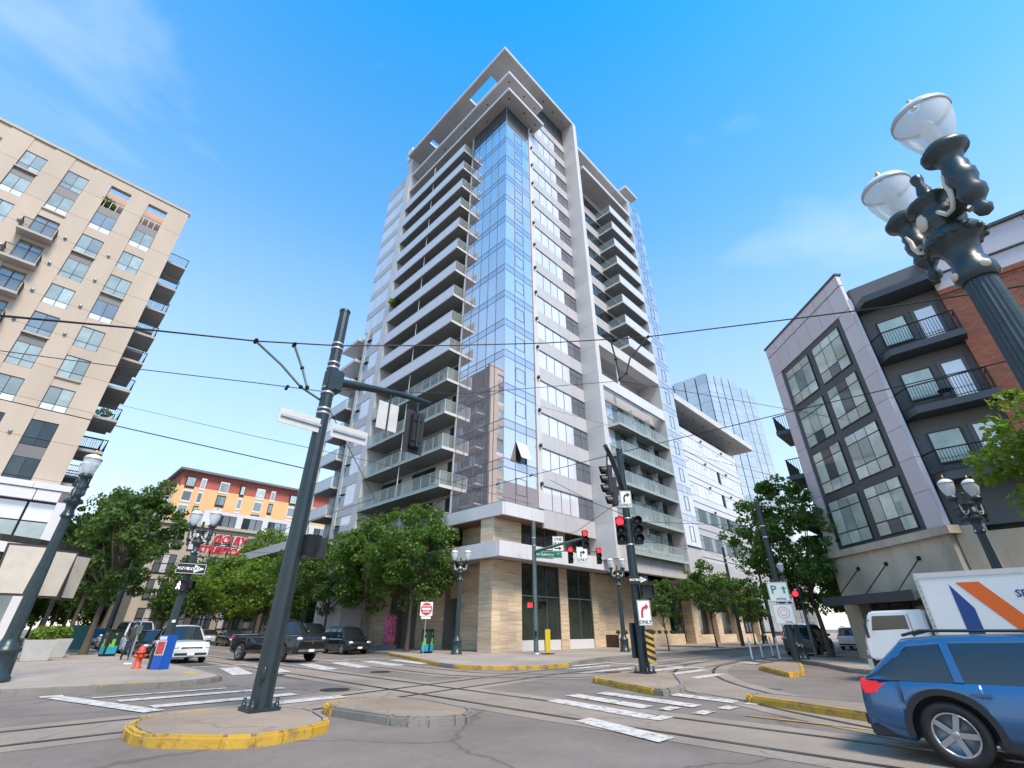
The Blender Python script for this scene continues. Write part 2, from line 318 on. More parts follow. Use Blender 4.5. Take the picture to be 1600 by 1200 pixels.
def mark(x0, x1, y0, y1, m=wpaint, z=.016, sk=0, name='road_marking'):
    return ob(name, MB().add([(x0, y0, z), (x1, y0, z), (x1+sk, y1, z), (x0+sk, y1, z)], [(0, 1, 2, 3)]), m, road, I4)
for v, a, b, w in ((16.8, 2.4, 5.4, .22), (15.7, 2.75, 6.6, .42), (14.05, 3.1, 6.2, .5), (12.7, 5.2, 6.9, .5)): mark(a, b, v-w/2, v+w/2)
mark(1.5, 1.95, 17.7, 18.1); ob('road_marking', MB().add([(1.6, 17.5, .0165), (1.95, 17.75, .0165), (3.2, 13.3, .0165), (2.8, 13.2, .0165)], [(3, 2, 1, 0)]), wpaint, road, I4)
for u in (6.9, 8.3, 10.3, 11.9, 13.6, 15.2): mark(u, u+.75, 21.1, 25.3, sk=.75)
mark(6.6, 17.0, 26.6, 26.95)
for u, a, b in ((9.25, 5.6, 8.5), (10.35, 6.3, 8.8), (11.25, 5.6, 8.5), (12.5, 5.25, 8.1), (7.6, 4.4, 6.4)): mark(u, u+.5, a, b, sk=.55)
for u, v in ((9.3, 5.3), (10.5, 5.0), (11.5, 4.9), (12.6, 4.75), (10.5, 5.75)): mark(u, u+.55, v, v+.28)
for v, a, b in ((15.2, 18.2, 21.6), (14.2, 17.8, 21.0), (12.6, 16.6, 20.4), (11.2, 19.2, 22.2), (9.9, 18.6, 21.6), (8.6, 17.6, 20.0)): mark(a, b, v-.22, v+.22)
mark(22.2, 22.6, 10.2, 15.6); mark(25, 29, 12.35, 12.5); mark(32, 36, 12.2, 12.35); mark(40, 44, 12, 12.15)
for v in (40, 48, 56, 66): mark(12.6, 12.75, v, v+3)
for v in (34, 44, 54): mark(9.0, 9.12, v, v+2.5)
g = arc(27.5, 10.2, 2.6, 180, 265, 8)
ob('road_marking', MB().add([(*p, .0165) for p in g]+[(*((Vector(p)-Vector((27.5, 10.2)))*.94+Vector((27.5, 10.2))), .0165) for p in g], [(i+9, i+10, i+1, i) for i in range(8)]), wpaint, road, I4)
for u in (26.5, 28.5, 30.5, 32.5): mark(u, u+1.0, 9.7, 10.8, sk=.8)
mark(10.95, 11.05, -4, 4.4, yel)
ob('concrete_strip', MB().add([(13.9, 7.0, .018), (13.2, 5.2, .018), (14.4, 5.3, .018), (18.3, 9.2, .018), (17.6, 9.2, .018)], [(0, 1, 2, 3, 4)]), tbed, road, I4)
for x, y, r in ((11.5, 18.6, .38), (8.1, 20.2, .34), (17.8, 12.0, .33), (7.4, 14.2, .4)): ob('manhole_cover', MB().prism(arc(x, y, r, 0, 345, 23), 0, .019), steel, road, I4)

for x0, x1, y0, y1 in ((8.0, 9.6, 17.6, 20.4), (11.0, 13.4, 30, 33), (14.2, 16.4, 5.2, 6.6), (6.9, 8.2, 26.9, 29.5), (23.5, 26.5, 12.9, 13.8)): ob('asphalt_patch', MB().add([(x0, y0, .0028), (x1, y0+.15, .0028), (x1+.1, y1, .0028), (x0-.1, y1-.1, .0028)], [(0, 1, 2, 3)]), patchm, road, I4)

# ------------------------------------------------------------------ the white apartment tower on the corner
tw = thing('apartment_tower', 'tall white apartment tower with mirrored glass corner and stone base', 'building', T(23.33, 23.84, .15))
FH = 3.29
def rt_(): return RZ(R(random.uniform(-.12, .12))) @ RX(R(random.uniform(-.1, .1))) @ RY(R(random.uniform(-.1, .1)))
def xb(*a, **k): return B(*a, **k)
for nm, *b in (('core_wall', 24.3, 48.2, 24.7, 43.4, 8.9, 66.0), ('core_wall', 22.05, 24.3, 44.25, 49.1, 36, 63.2), ('core_wall', 22.05, 24.3, 44.25, 48.3, .15, 36), ('core_wall', 24.3, 48.2, 43.4, 49.1, .15, 63.2),
               ('core_wall', 23.9, 40, 49.1, 54.5, .15, 35.4), ('core_wall', 27.3, 34.7, 23.95, 24.7, 9.8, 66.0), ('core_wall', 52.2, 74.3, 23.6, 40, 5.9, 25.1), ('core_wall', 48.5, 52.05, 22.05, 30, 5.9, 62.0), ('core_wall', 35.4, 48.3, 24.45, 24.7, 29.5, 61.2)):
    B(nm, *b, greyp, tw)
# mirrored glass corner
LP = [23.84+i*1.202 for i in range(6)]; RPn = [23.33, 24.64, 25.95, 27.2]
for k in range(14):
    z0 = 9.79+FH*k
    for i in range(5):
        xb('vision_pane', 23.33, 23.37, LP[i]+.025, LP[i+1]-.025, z0+.03, z0+2.56, cwall, tw, tilt=rt_()); xb('spandrel_pane', 23.33, 23.37, LP[i]+.025, LP[i+1]-.025, z0+2.62, z0+FH-.03, cspan, tw, tilt=rt_())
    for i in range(3):
        op = (k == 1 and i == 1)
        p = B('vision_pane', RPn[i]+.025, RPn[i+1]-.025, 23.84, 23.88, z0+(1.7 if op else .03), z0+2.56, cwall, tw, tilt=rt_())
        xb('spandrel_pane', RPn[i]+.025, RPn[i+1]-.025, 23.84, 23.88, z0+2.62, z0+FH-.03, cspan, tw, tilt=rt_())
        if i == 1 and not op: [B('sash', a, b, 23.815, 23.84, c, d, mull, p) for a, b, c, d in ((24.72, 24.75, z0+.7, z0+2.0), (25.84, 25.87, z0+.7, z0+2.0), (24.75, 25.84, z0+.7, z0+.73), (24.75, 25.84, z0+1.97, z0+2.0))]
        if op:
            B('dark_opening', 24.67, 25.92, 23.9, 23.94, z0+.05, z0+1.7, wdark, tw)
            B('open_sash', 24.68, 25.91, -.02, .02, -1.6, 0, wpale, tw, fr=T(0, 23.8, z0+1.68) @ RX(R(-22)))
    for zz in (z0, z0+2.59):
        B('transom', 23.315, 23.33, 23.84, 29.85, zz-.025, zz+.025, mull, tw); B('transom', 23.33, 27.2, 23.825, 23.84, zz-.025, zz+.025, mull, tw)
for y in LP: B('mullion', 23.31, 23.335, y-.025, y+.025, 9.8, 55.85, mull, tw)
for x in RPn: B('mullion', x-.025, x+.025, 23.82, 23.845, 9.8, 55.85, mull, tw)
for i in range(5): B('louvre_panel', 23.36, 23.40, LP[i]+.02, LP[i+1]-.02, 55.9, 58.6, louv, tw)
for i in range(3): B('louvre_panel', RPn[i]+.02, RPn[i+1]-.02, 23.87, 23.91, 55.9, 58.6, louv, tw)
B('corner_trim', 23.29, 23.33, 23.80, 23.84, 9.8, 58.6, railt, tw)
ob('white_pole', MB().box(23.27, 23.5, 29.88, 30.06, 9.8, 58.6), white, tw, I4)
# base fascia of the glass corner, brown soffit
for i in range(5): B('fascia_panel', 23.27, 23.5, 23.84+i*1.28+.008, 23.84+(i+1)*1.28-.008, 8.82, 9.76, white, tw)
for i in range(3): B('fascia_panel', 23.5+i*1.43+.008, 23.5+(i+1)*1.43-.008, 23.78, 24.0, 8.82, 9.76, white, tw)
for i in range(5): B('fascia_panel', 27.8+i*1.39+.008, 27.8+(i+1)*1.39-.008, 23.80, 24.0, 8.45, 9.88, greyp, tw)
for i in range(9): B('soffit_board', 23.52, 34.7, 24.02+i*.3, 24.3+i*.3, 8.78, 8.84, wood, tw)
for i in range(12): B('soffit_board', 23.52+i*.3, 23.8+i*.3, 26.75, 42.9, 8.78, 8.84, wood, tw)
# pier with downlights, strip windows of the right face
B('pier', 27.2, 27.78, 23.74, 24.0, 9.88, 58.9, conc, tw)
cols = [27.8, 29.0, 30.2, 31.4, 32.6, 33.7, 34.75]
def dl(x, y, z, p=tw): ob('wall_downlight', ('dl', lambda: MB().lathe([(.1, -.16), (.13, -.1), (.13, .1), (.06, .14)], 10)), blkp, p, T(x, y, z))
for k in range(17):
    z0 = 9.95+FH*k
    if k < 15: dl(27.49, 23.6, z0+1.9)
    for i in range(6):
        if k == 16: B('louvre_panel', cols[i]+.02, cols[i+1]-.02, 23.86, 23.92, z0-.0, z0+3.5, louv, tw); continue
        w = B('window', cols[i]+.02, cols[i+1]-.02, 23.875, 23.915, z0, z0+1.78, wpale if i < 4 else wgrey, tw, tilt=rt_())
        if i > 3: B('sash', cols[i]+.03, cols[i+1]-.03, 23.85, 23.875, z0+1.15, z0+1.2, mull, w)
        B('frame_post', cols[i]-.02, cols[i]+.02, 23.84, 23.92, z0, z0+1.78, mull, tw)
    for i in range(4):
        a, b = 27.8+i*1.74, 27.8+(i+1)*1.74
        if k < 16: B('wall_panel', a+.008, b-.008, 23.84, 23.95, z0+1.9, z0+FH-.03, greyp, tw)
    if k < 16: B('shadow_gap', 27.8, 34.75, 23.8, 23.86, z0+1.8, z0+1.88, gspan, tw)
# fin and its return
for k in range(20):
    z0 = 6.7+k*3.0
    B('fin_panel', 34.78, 35.45, 21.9, 24.6, z0+.008, min(66.1, z0+3.0-.008), conc, tw)
# roof slabs
def roof(z, t, rects, pitch=1.5):
    for x0, x1, y0, y1 in rects: B('roof_slab', x0, x1, y0, y1, z, z+t, white, tw)
def soffit(z, x0, x1, y0, y1, along, pitch=1.45):
    a0, a1 = (x0, x1) if along == 'x' else (y0, y1); n = max(1, round((a1-a0)/pitch))
    for i in range(n):
        a, b = a0+(a1-a0)*i/n+.006, a0+(a1-a0)*(i+1)/n-.006
        s = (B('soffit_panel', a, b, y0, y1, z-.02, z-.001, soff, tw) if along == 'x' else B('soffit_panel', x0, x1, a, b, z-.02, z-.001, soff, tw))
for z in (58.62, 62.2):
    roof(z, .38, [(22.08, 25.5, 22.2, 43.05), (25.5, 28.4, 22.2, 25.5)])
    soffit(z, 22.2, 23.9, 22.32, 43.0, 'y'); soffit(z, 23.9, 28.3, 22.32, 23.75, 'x')
    for p in ((22.9, 23.0), (22.9, 27), (22.9, 31.5), (22.9, 36), (25.5, 22.9), (27.6, 22.9)): ob('soffit_light', ('sfl', lambda: MB().lathe([(.09, -.05), (.09, .05)], 10)), blkp, tw, T(*p, z-.05))
roof(66.1, .42, [(21.1, 22.15, 22.0, 43.4), (23.35, 25.5, 22.0, 43.4), (22.15, 23.35, 22.0, 25.65), (22.15, 23.35, 30.0, 38.4), (22.15, 23.35, 39.15, 43.4), (25.5, 35.45, 22.0, 25.5)])
soffit(66.1, 21.25, 22.13, 22.15, 43.3, 'y'); soffit(66.1, 23.37, 24.2, 22.15, 43.3, 'y'); soffit(66.1, 22.15, 23.35, 22.15, 25.6, 'y'); soffit(66.1, 22.15, 23.35, 30.05, 38.35, 'y'); soffit(66.1, 22.15, 23.35, 39.2, 43.3, 'y'); soffit(66.1, 24.2, 34.7, 22.15, 23.8, 'x')
for x in (29.5, 31.5, 33.5): ob('soffit_light', ('sfl', None), blkp, tw, T(x, 22.9, 66.04))
B('roof_block', 21.7, 23.2, 43.5, 44.6, 66.5, 69.2, white, tw)
# left face: pier, balconies, recessed wall
for k in range(20):
    z0 = .15+k*3.31; B('pier_panel', 21.86, 24.3, 43.05, 44.22, z0+.008, z0+3.31-.008, conc, tw)
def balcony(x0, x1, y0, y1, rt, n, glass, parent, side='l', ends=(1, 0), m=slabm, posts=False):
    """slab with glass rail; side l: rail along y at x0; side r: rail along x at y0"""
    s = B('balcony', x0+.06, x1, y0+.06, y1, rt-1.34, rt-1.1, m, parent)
    B('slab_edge', *((x0+.03, x0+.06, y0, y1) if side == 'l' else (x0, x1, y0+.03, y0+.06)), rt-1.36, rt-1.08, white, s)
    B('slab_edge', *((x0+.06, x1, y0+.03, y0+.06) if side == 'l' else (x0+.03, x0+.06, y0+.06, y1)), rt-1.36, rt-1.08, white, s)
    a0, a1 = (y0, y1) if side == 'l' else (x0, x1); w = (a1-a0)/n
    for i in range(n):
        a, b = a0+i*w+.012, a0+(i+1)*w-.012
        B('rail_panel', *((x0, x0+.02, a, b) if side == 'l' else (a, b, y0, y0+.02)), rt-1.3, rt-.03, glass, s)
        if posts: B('rail_post', *((x0+.03, x0+.07, a-.02, a+.02) if side == 'l' else (a-.02, a+.02, y0+.03, y0+.07)), rt-1.08, rt, white, s)
    B('handrail', *((x0-.01, x0+.04, y0, y1) if side == 'l' else (x0, x1, y0-.01, y0+.04)), rt-.03, rt+.01, railt, s)
    e0, e1 = (x0, x1) if side == 'l' else (y0, y1)
    for q in range(2):
        a, b = e0+(e1-e0)*q/2+.03, e0+(e1-e0)*(q+1)/2-.02
        B('rail_panel', *((a, b, y0, y0+.02) if side == 'l' else (x0, x0+.02, a, b)), rt-1.08, rt-.03, railg, s)
    B('handrail', *((x0+.04, x1, y0-.01, y0+.03) if side == 'l' else (x0-.01, x0+.03, y0+.04, y1)), rt-.03, rt+.01, railt, s)
    return s
for k in range(15):
    rt = 9.79+FH*k
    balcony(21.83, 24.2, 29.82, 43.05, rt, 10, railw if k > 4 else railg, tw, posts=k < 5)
    B('wall_panel', 24.2, 24.3, 30.0, 43.0, rt+1.75, rt+2.0, greyp, tw)
    for i in range(7):
        y = 30.1+i*1.86
        if k < 6: B('wall_panel' if i % 3 == 1 else 'balcony_window', 24.22, 24.28, y, y+1.8, rt-1.08, rt+1.7, conc if i % 3 == 1 else wdark, tw)
        else: B('balcony_window', 24.22, 24.28, y, y+1.8, rt-1.08, rt+1.7, wdark, tw)
    if k: B('divider_screen', 21.95, 23.9, 36.4-(k > 8)*0, 36.5, rt-1.08, rt+1.72, white, tw) if k % 5 == 9 else ob('divider_post', MB().tube([(22.1, 36.6, rt-1.08), (22.1, 36.6, rt+1.9)], .05, 8), white, tw, I4)
# left window strip
for k in range(16):
    z0 = 9.95+FH*k; n, y1 = (5, 49.1) if k > 7 else (3, 47.55)
    for i in range(n):
        a, b = 44.3+(y1-44.3)*i/n, 44.3+(y1-44.3)*(i+1)/n
        w = B('window', 21.96, 22.0, a+.02, b-.02, z0-.35, z0+1.75, wpale if (k > 7 or i < 2) else wblu, tw, tilt=rt_())
        if k <= 7 and i == 2: B('sash', 21.75, 21.97, a+.1, b-.05, z0+.9, z0+.95, dark, w)
    B('wall_panel', 21.93, 22.05, 44.3, y1-.0, z0+1.79, z0+FH-.39, greyp, tw)
for k in range(11): B('pier_panel', 21.86, 24.2, 47.6, 48.3, .15+k*3.25, .15+(k+1)*3.25-.015, conc, tw)
# left wing balconies
for rt in (26.77, 23.48, 20.2, 16.9, 13.7, 10.4): balcony(21.83, 23.9, 50.2, 54.4, rt, 5, railw, tw)
for z in (35.4, 32.2): B('roof_slab', 21.83, 24.2, 50.1, 54.9, z, z+.42, white, tw)
B('roof_slab', 21.83, 24.2, 50.1, 54.6, 29.2, 29.6, white, tw)
for z in (10, 13.3, 16.6, 19.9, 23.2, 26.5, 29.8, 33):
    for i in range(4): B('balcony_window', 23.84, 23.9, 48.5+i*1.5, 49.9+i*1.5, z-.6, z+1.9, wdark, tw)
B('edge_post', 21.83, 22.03, 54.45, 54.65, .15, 26.8, white, tw)
# right face: recessed bay with balconies between the fin and the glass strip
for x in (48.32,):
    for k in range(17): B('return_panel', x, x+.16, 21.9, 26, 8.9+k*3.1, 8.9+(k+1)*3.1-.015, conc, tw)
B('roof_slab', 35.5, 48.9, 21.9, 25.0, 61.1, 61.5, white, tw); B('roof_slab', 36.4, 48.3, 21.95, 25.0, 57.9, 58.4, white, tw)
soffit(61.1, 35.6, 48.25, 22.1, 24.4, 'x', 1.6); soffit(57.9, 36.5, 48.2, 22.1, 24.4, 'x', 1.6)
B('roof_slab', 48.75, 52.3, 21.9, 26.5, 65.1, 65.5, white, tw); B('roof_block', 48.9, 52.0, 24.5, 30, 62.0, 65.1, greyp, tw); soffit(65.1, 48.9, 52.2, 22.05, 24.4, 'x')
for k in range(8):
    rt = 32.55+k*3.25
    balcony(42.2, 48.3, 21.9, 24.4, rt, 6, railw, tw, side='r')
    for i in range(10):
        x = 35.6+i*1.25
        B('window', x+.02, x+1.22, 24.38, 24.43, rt-.3, rt+1.45, wpale if i < 2 else wdark, tw, tilt=rt_())
    for i in range(4): B('wall_panel', 35.55+i*3.2, 35.55+(i+1)*3.2-.015, 24.34, 24.45, rt+1.5, rt+FH-.4, greyp, tw)
# white frame with the deep terrace, then the lower storeys
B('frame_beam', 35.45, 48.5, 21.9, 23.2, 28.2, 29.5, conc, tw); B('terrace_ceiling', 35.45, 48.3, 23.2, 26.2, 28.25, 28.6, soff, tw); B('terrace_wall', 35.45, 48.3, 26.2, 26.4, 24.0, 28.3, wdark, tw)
for i in range(5): B('parapet_panel', 35.46+i*2.6, 35.46+(i+1)*2.6-.015, 21.93, 22.2, 23.35, 24.6, white, tw)
B('core_wall', 35.45, 48.3, 23.4, 26.2, 6.0, 24.2, greyp, tw)
ob('terrace_post', MB().tube([(39.8, 22.6, 24.4), (39.8, 22.6, 28.2)], .14, 10), white, tw, I4)
for rt in (21.1, 18.0, 14.9, 11.8, 8.7):
    balcony(37.8, 48.3, 21.9, 23.4, rt, 9, railg, tw, side='r', posts=True)
    for i in range(11):
        x = 35.6+i*1.14
        if i in (6, 9): B('wall_panel', x+.02, x+1.12, 23.3, 23.4, rt-1.05, rt+1.5, conc, tw); dl(x+.5, 23.2, rt+.9)
        else: B('window', x+.02, x+1.12, 23.32, 23.37, (rt-.1 if i < 3 else rt-1.05), rt+1.72, wpale if i < 3 else wblu if i % 2 else wdark, tw, tilt=rt_())
    B('wall_panel', 35.5, 48.3, 23.26, 23.4, rt+1.76, rt+1.94, white, tw)
    for i in range(2): B('divider_screen', 41.2+i*3.6, 41.24+i*3.6, 22.2, 23.3, rt-1.08, rt+1.4, railg, tw)
    B('wall_panel', 35.5, 37.75, 23.25, 23.4, rt-1.15, rt-.15, white, tw)
# glass strip
DX = [48.52, 49.7, 50.9, 52.08]
for k in range(16):
    z0 = 9.3+FH*k
    for i in range(3):
        p = B('strip_pane', DX[i]+.02, DX[i+1]-.02, 21.93, 21.97, z0+.02, z0+2.5, cwall, tw, tilt=rt_()); B('strip_spandrel', DX[i]+.02, DX[i+1]-.02, 21.93, 21.97, z0+2.55, z0+FH-.02, cspan, tw, tilt=rt_())
        if i == 1: [B('sash', a, b, 21.9, 21.93, c, d, mull, p) for a, b, c, d in ((49.85, 49.89, z0+.5, z0+2.1), (50.71, 50.75, z0+.5, z0+2.1), (49.89, 50.71, z0+.5, z0+.54), (49.89, 50.71, z0+2.06, z0+2.1))]
    B('transom', 48.5, 52.1, 21.915, 21.93, z0-.02, z0+.02, mull, tw); B('transom', 48.5, 52.1, 21.915, 21.93, z0+2.5, z0+2.54, mull, tw)
# long lower wing
for k in range(5):
    fz = 8.85+FH*k
    for i in range(20):
        x = 52.3+i*1.1
        if i == 12 and k < 4: B('dark_slot', x+.3, x+.8, 23.4, 23.5, fz+.75, fz+2.6, dark, tw); continue
        w = B('window', x+.03, x+1.07, 23.47, 23.52, fz+.95, fz+2.5, (wdark if i % 3 else wblu) if k < 2 else wpale, tw, tilt=rt_())
        if i % 5 == 3: B('sash', x+.2, x+.95, 23.44, 23.47, fz+2.0, fz+2.04, mull, w)
    for i in range(6): B('wall_panel', 52.12+i*3.71, 52.12+(i+1)*3.71-.015, 23.42, 23.6, fz-.75, fz+.85, white if k > 1 else greyp, tw)
    B('shadow_gap', 52.1, 74.4, 23.40, 23.43, fz-.02, fz+.06, dark, tw)
    for x in (54.5, 61.5, 68.5): dl(x, 23.25, fz+2.7)
    B('wall_panel', 52.12, 74.4, 23.44, 23.6, fz+2.52, fz+2.54, mull, tw)
B('wing_end', 74.4, 74.7, 23.4, 40, 5.9, 25.3, conc, tw)
for i in range(6): B('parapet_panel', 52.12+i*3.71, 52.12+(i+1)*3.71-.015, 23.42, 23.7, 24.5, 25.35, white, tw)
B('roof_slab', 52.2, 79.8, 21.9, 25.7, 27.7, 28.6, conc, tw); soffit(27.7, 52.3, 79.7, 22.05, 25.4, 'x', 2.3)
for i in range(8): ob('soffit_light', ('sfl', None), blkp, tw, T(54+i*3.2, 23.2, 27.63))
for i in range(16): B('penthouse_pane', 53+i*1.55, 54.5+i*1.55, 25.4, 25.46, 25.2, 27.68, wdark if i % 3 else wblu, tw)
balcony(74.7, 78.5, 22.3, 24.6, 19.5, 4, railg, tw, side='r')
# podium: stone column, white canopy band, lobby glass
def stonewall(x0, x1, y0, y1, z0, z1, axis, parent=tw, name='stone_panel', h=.62):
    """courses of stone panels on one face (axis x: panels along x at y0; y: along y at x0) over a backing block"""
    z = z0; r = 0
    while z < z1-.05:
        zz = min(z1, z+h); a, e = (x0, x1) if axis == 'x' else (y0, y1); first = True
        while a < e-.05:
            l = random.choice((1.2, 1.6, 2.1)); l = l*.5 if first and r % 2 else l; first = False; b = min(e, a+l)
            if e-b < .4: b = e
            t = random.uniform(-.004, .004)
            if axis == 'x': B(name, a+.004, b-.004, y0+t, y0+.07, z+.004, zz-.004, stone, parent)
            else: B(name, x0+t, x0+.07, a+.004, b-.004, z+.004, zz-.004, stone, parent)
            a = b
        z = zz; r += 1
for z0, z1 in ((.15, 5.88), (6.88, 8.8)):
    B('column_core', 23.5, 26.4, 25.02, 26.3, z0, z1, kerb, tw); stonewall(23.43, 26.4, 24.95, 26.3, z0, z1, 'x'); stonewall(23.43, 26.4, 25.02, 26.3, z0, z1, 'y')
for i in range(11): B('canopy_panel', 22.54+i*1.36+.008, 22.54+(i+1)*1.36-.008, 23.36, 23.6, 5.88, 6.88, white, tw)
for i in range(14): B('canopy_panel', 22.54, 22.78, 23.6+i*1.4+.008, 23.6+(i+1)*1.4-.008, 5.88, 6.88, white, tw)
B('canopy_deck', 22.8, 37.4, 23.62, 25.3, 5.92, 6.8, soff, tw); B('canopy_deck', 22.8, 25.2, 25.3, 43, 5.92, 6.8, soff, tw)
for x0, x1 in ((26.42, 31.0), (32.0, 35.3)):
    n = 3 if x1-x0 > 4 else 2
    for i in range(n):
        a, b = x0+(x1-x0)*i/n, x0+(x1-x0)*(i+1)/n
        for z0, z1 in ((.82, 3.65), (3.72, 5.85), (6.9, 8.75)): B('lobby_pane', a+.03, b-.03, 25.3, 25.34, z0, z1, wlob, tw, tilt=rt_())
        B('base_panel', a+.006, b-.006, 25.22, 25.4, .15, .8, white, tw); B('lobby_mullion', a-.03, a+.03, 25.2, 25.36, .8, 8.78, poleg, tw)
    B('lobby_transom', x0, x1, 25.22, 25.32, 3.65, 3.72, galv, tw)
for x0, x1 in ((31.0, 32.0), (35.3, 36.1)):
    B('pier_core', x0+.07, x1-.02, 25.2, 25.8, .15, 8.8, kerb, tw); stonewall(x0, x1, 25.13, 25.8, .15, 5.88, 'x'); stonewall(x0, x1, 25.13, 25.8, 6.88, 8.8, 'x')
B('wall_core', 26.4, 49.2, 25.6, 40, .15, 8.8, kerb, tw); stonewall(36.1, 49.2, 25.5, 25.6, .15, 5.88, 'x')
B('upper_band', 36.4, 75, 22.6, 25.5, 6.0, 8.2, greyp, tw)
for i in range(16): B('band_panel', 36.4+i*2.41+.01, 36.4+(i+1)*2.41-.01, 22.5, 22.6, 5.95, 8.2, greyp, tw)
stonewall(37.3, 49.2, 24.1, 24.2, .15, 1.1, 'x', name='planter_stone'); B('planter_body', 37.4, 49.2, 24.2, 25.5, .15, 1.08, soil, tw)
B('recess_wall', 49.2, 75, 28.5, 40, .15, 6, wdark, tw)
for x in (52.5, 58.5, 65, 71.5):
    B('column_core', x+.07, x+1.3, 24.6, 25.6, .15, 5.95, kerb, tw); stonewall(x, x+1.37, 24.5, 25.6, .15, 5.95, 'x'); stonewall(x, x+1.37, 24.57, 25.6, .15, 5.95, 'y')
    for i in range(3): B('shop_pane', x+1.5+i*1.5, x+2.95+i*1.5, 28.3, 28.4, .3, 5.6, wblu if i == 1 else wlob, tw)
    stonewall(x+1.6, x+5.4, 24.7, 24.8, .15, 1.0, 'x', name='planter_stone'); B('planter_body', x+1.6, x+5.4, 24.8, 25.4, .15, .98, soil, tw)
for i in range(5): B('step', 50+i*.0, 52.3, 25.5+i*.35, 25.85+i*.35, .15, .32+i*.17, kerb, tw)
# left side at street level
B('wall_core', 25.1, 26.4, 28.05, 30.3, .15, 8.8, kerb, tw); stonewall(25.0, 25.1, 28.05, 30.3, .15, 5.88, 'y'); stonewall(25.0, 25.1, 28.05, 30.3, 6.88, 8.8, 'y')
B('slot_pane', 25.3, 25.36, 26.4, 28.0, .3, 5.85, wlob, tw); B('door_recess', 26.6, 26.7, 30.3, 32.2, .15, 3.7, wdark, tw); d = B('door', 26.5, 26.56, 30.5, 31.9, .15, 2.6, dark, tw); B('handle', 26.42, 26.5, 31.7, 31.75, 1.0, 1.5, galv, d)
B('lintel', 25.6, 26.6, 30.3, 32.2, 3.7, 5.88, stone, tw)
B('wall_core', 25.1, 27, 32.2, 35.8, .15, 8.8, kerb, tw); stonewall(25.0, 25.1, 32.2, 35.8, .15, 5.88, 'y')
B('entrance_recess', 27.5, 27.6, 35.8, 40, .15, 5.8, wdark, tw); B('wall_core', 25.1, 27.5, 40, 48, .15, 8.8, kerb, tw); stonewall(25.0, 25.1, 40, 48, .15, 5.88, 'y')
for i in range(4): B('shop_pane', 23.8, 23.85, 48.6+i*1.5, 50+i*1.5, .3, 5.5, wlob, tw)
B('core_wall', 24.0, 40, 54.7, 82, .15, 9.6, gspan, tw)
for i in range(17): B('shop_pane', 23.9, 23.96, 54.9+i*1.6, 56.4+i*1.6, .4, 4.6, wlob if i % 3 else wblu, tw); B('shop_pane', 23.9, 23.96, 54.9+i*1.6, 56.4+i*1.6, 5.2, 9.4, wblu if i % 2 else wlob, tw)
B('roof_slab', 21.9, 40, 58.8, 82, 9.9, 10.9, white, tw)
slab2 = mat('pale_balcony_slab', (.40, .385, .37), .7, 0, .08, .8)
# ------------------------------------------------------------------ tan apartment block on the left
lb = thing('apartment_block', 'tan rendered apartment block with black iron balconies, leaning in at left', 'building', T(.25, 50.7, .15))
pink = mat('pink_render', (.62, .46, .39), .8, 0, .06, .5)
B('core_wall', -24, 0.1, 50.98, 74, 11.4, 38.3, tanj, lb); B('core_wall', -24, -7.3, 51.3, 74, 38.3, 42.0, tanj, lb)
B('terrace_wall', -7.2, 0, 52.6, 52.8, 38.3, 41.7, pink, lb)
CU = [(-3.13, -1.46), (-6.26, -4.62), (-9.40, -7.82), (-12.36, -10.86), (-15.5, -13.9), (-18.6, -17.0)]
RT = [40.5-3.02*k for k in range(10)]
def lbwin(u0, u1, z0, z1, i, k):
    w = B('window', u0, u1, 50.86, 50.96, z0, z1, dark, lb); um = (u0+u1)/2; m = wmid if (i*3+k*5) % 4 else wblu
    if k > 7: m = wdark
    for a, b in ((u0+.05, um-.025), (um+.025, u1-.05)):
        B('pane', a, b, 50.83, 50.87, z0+.62, z1-.05, m, w, tilt=rt_()); B('pane', a, b, 50.83, 50.87, z0+.05, z0+.56, wpale if k % 3 == 1 else m, w, tilt=rt_())
    if (i+k) % 3 == 0: B('sill', u0-.05, u1+.05, 50.62, 50.84, z0-.14, z0, tan, w)
PAIR = {0: (3, 8), 1: (2, 5, 8), 2: (0, 6, 8), 3: (0, 4, 6), 4: (1, 5, 7), 5: (2, 5)}
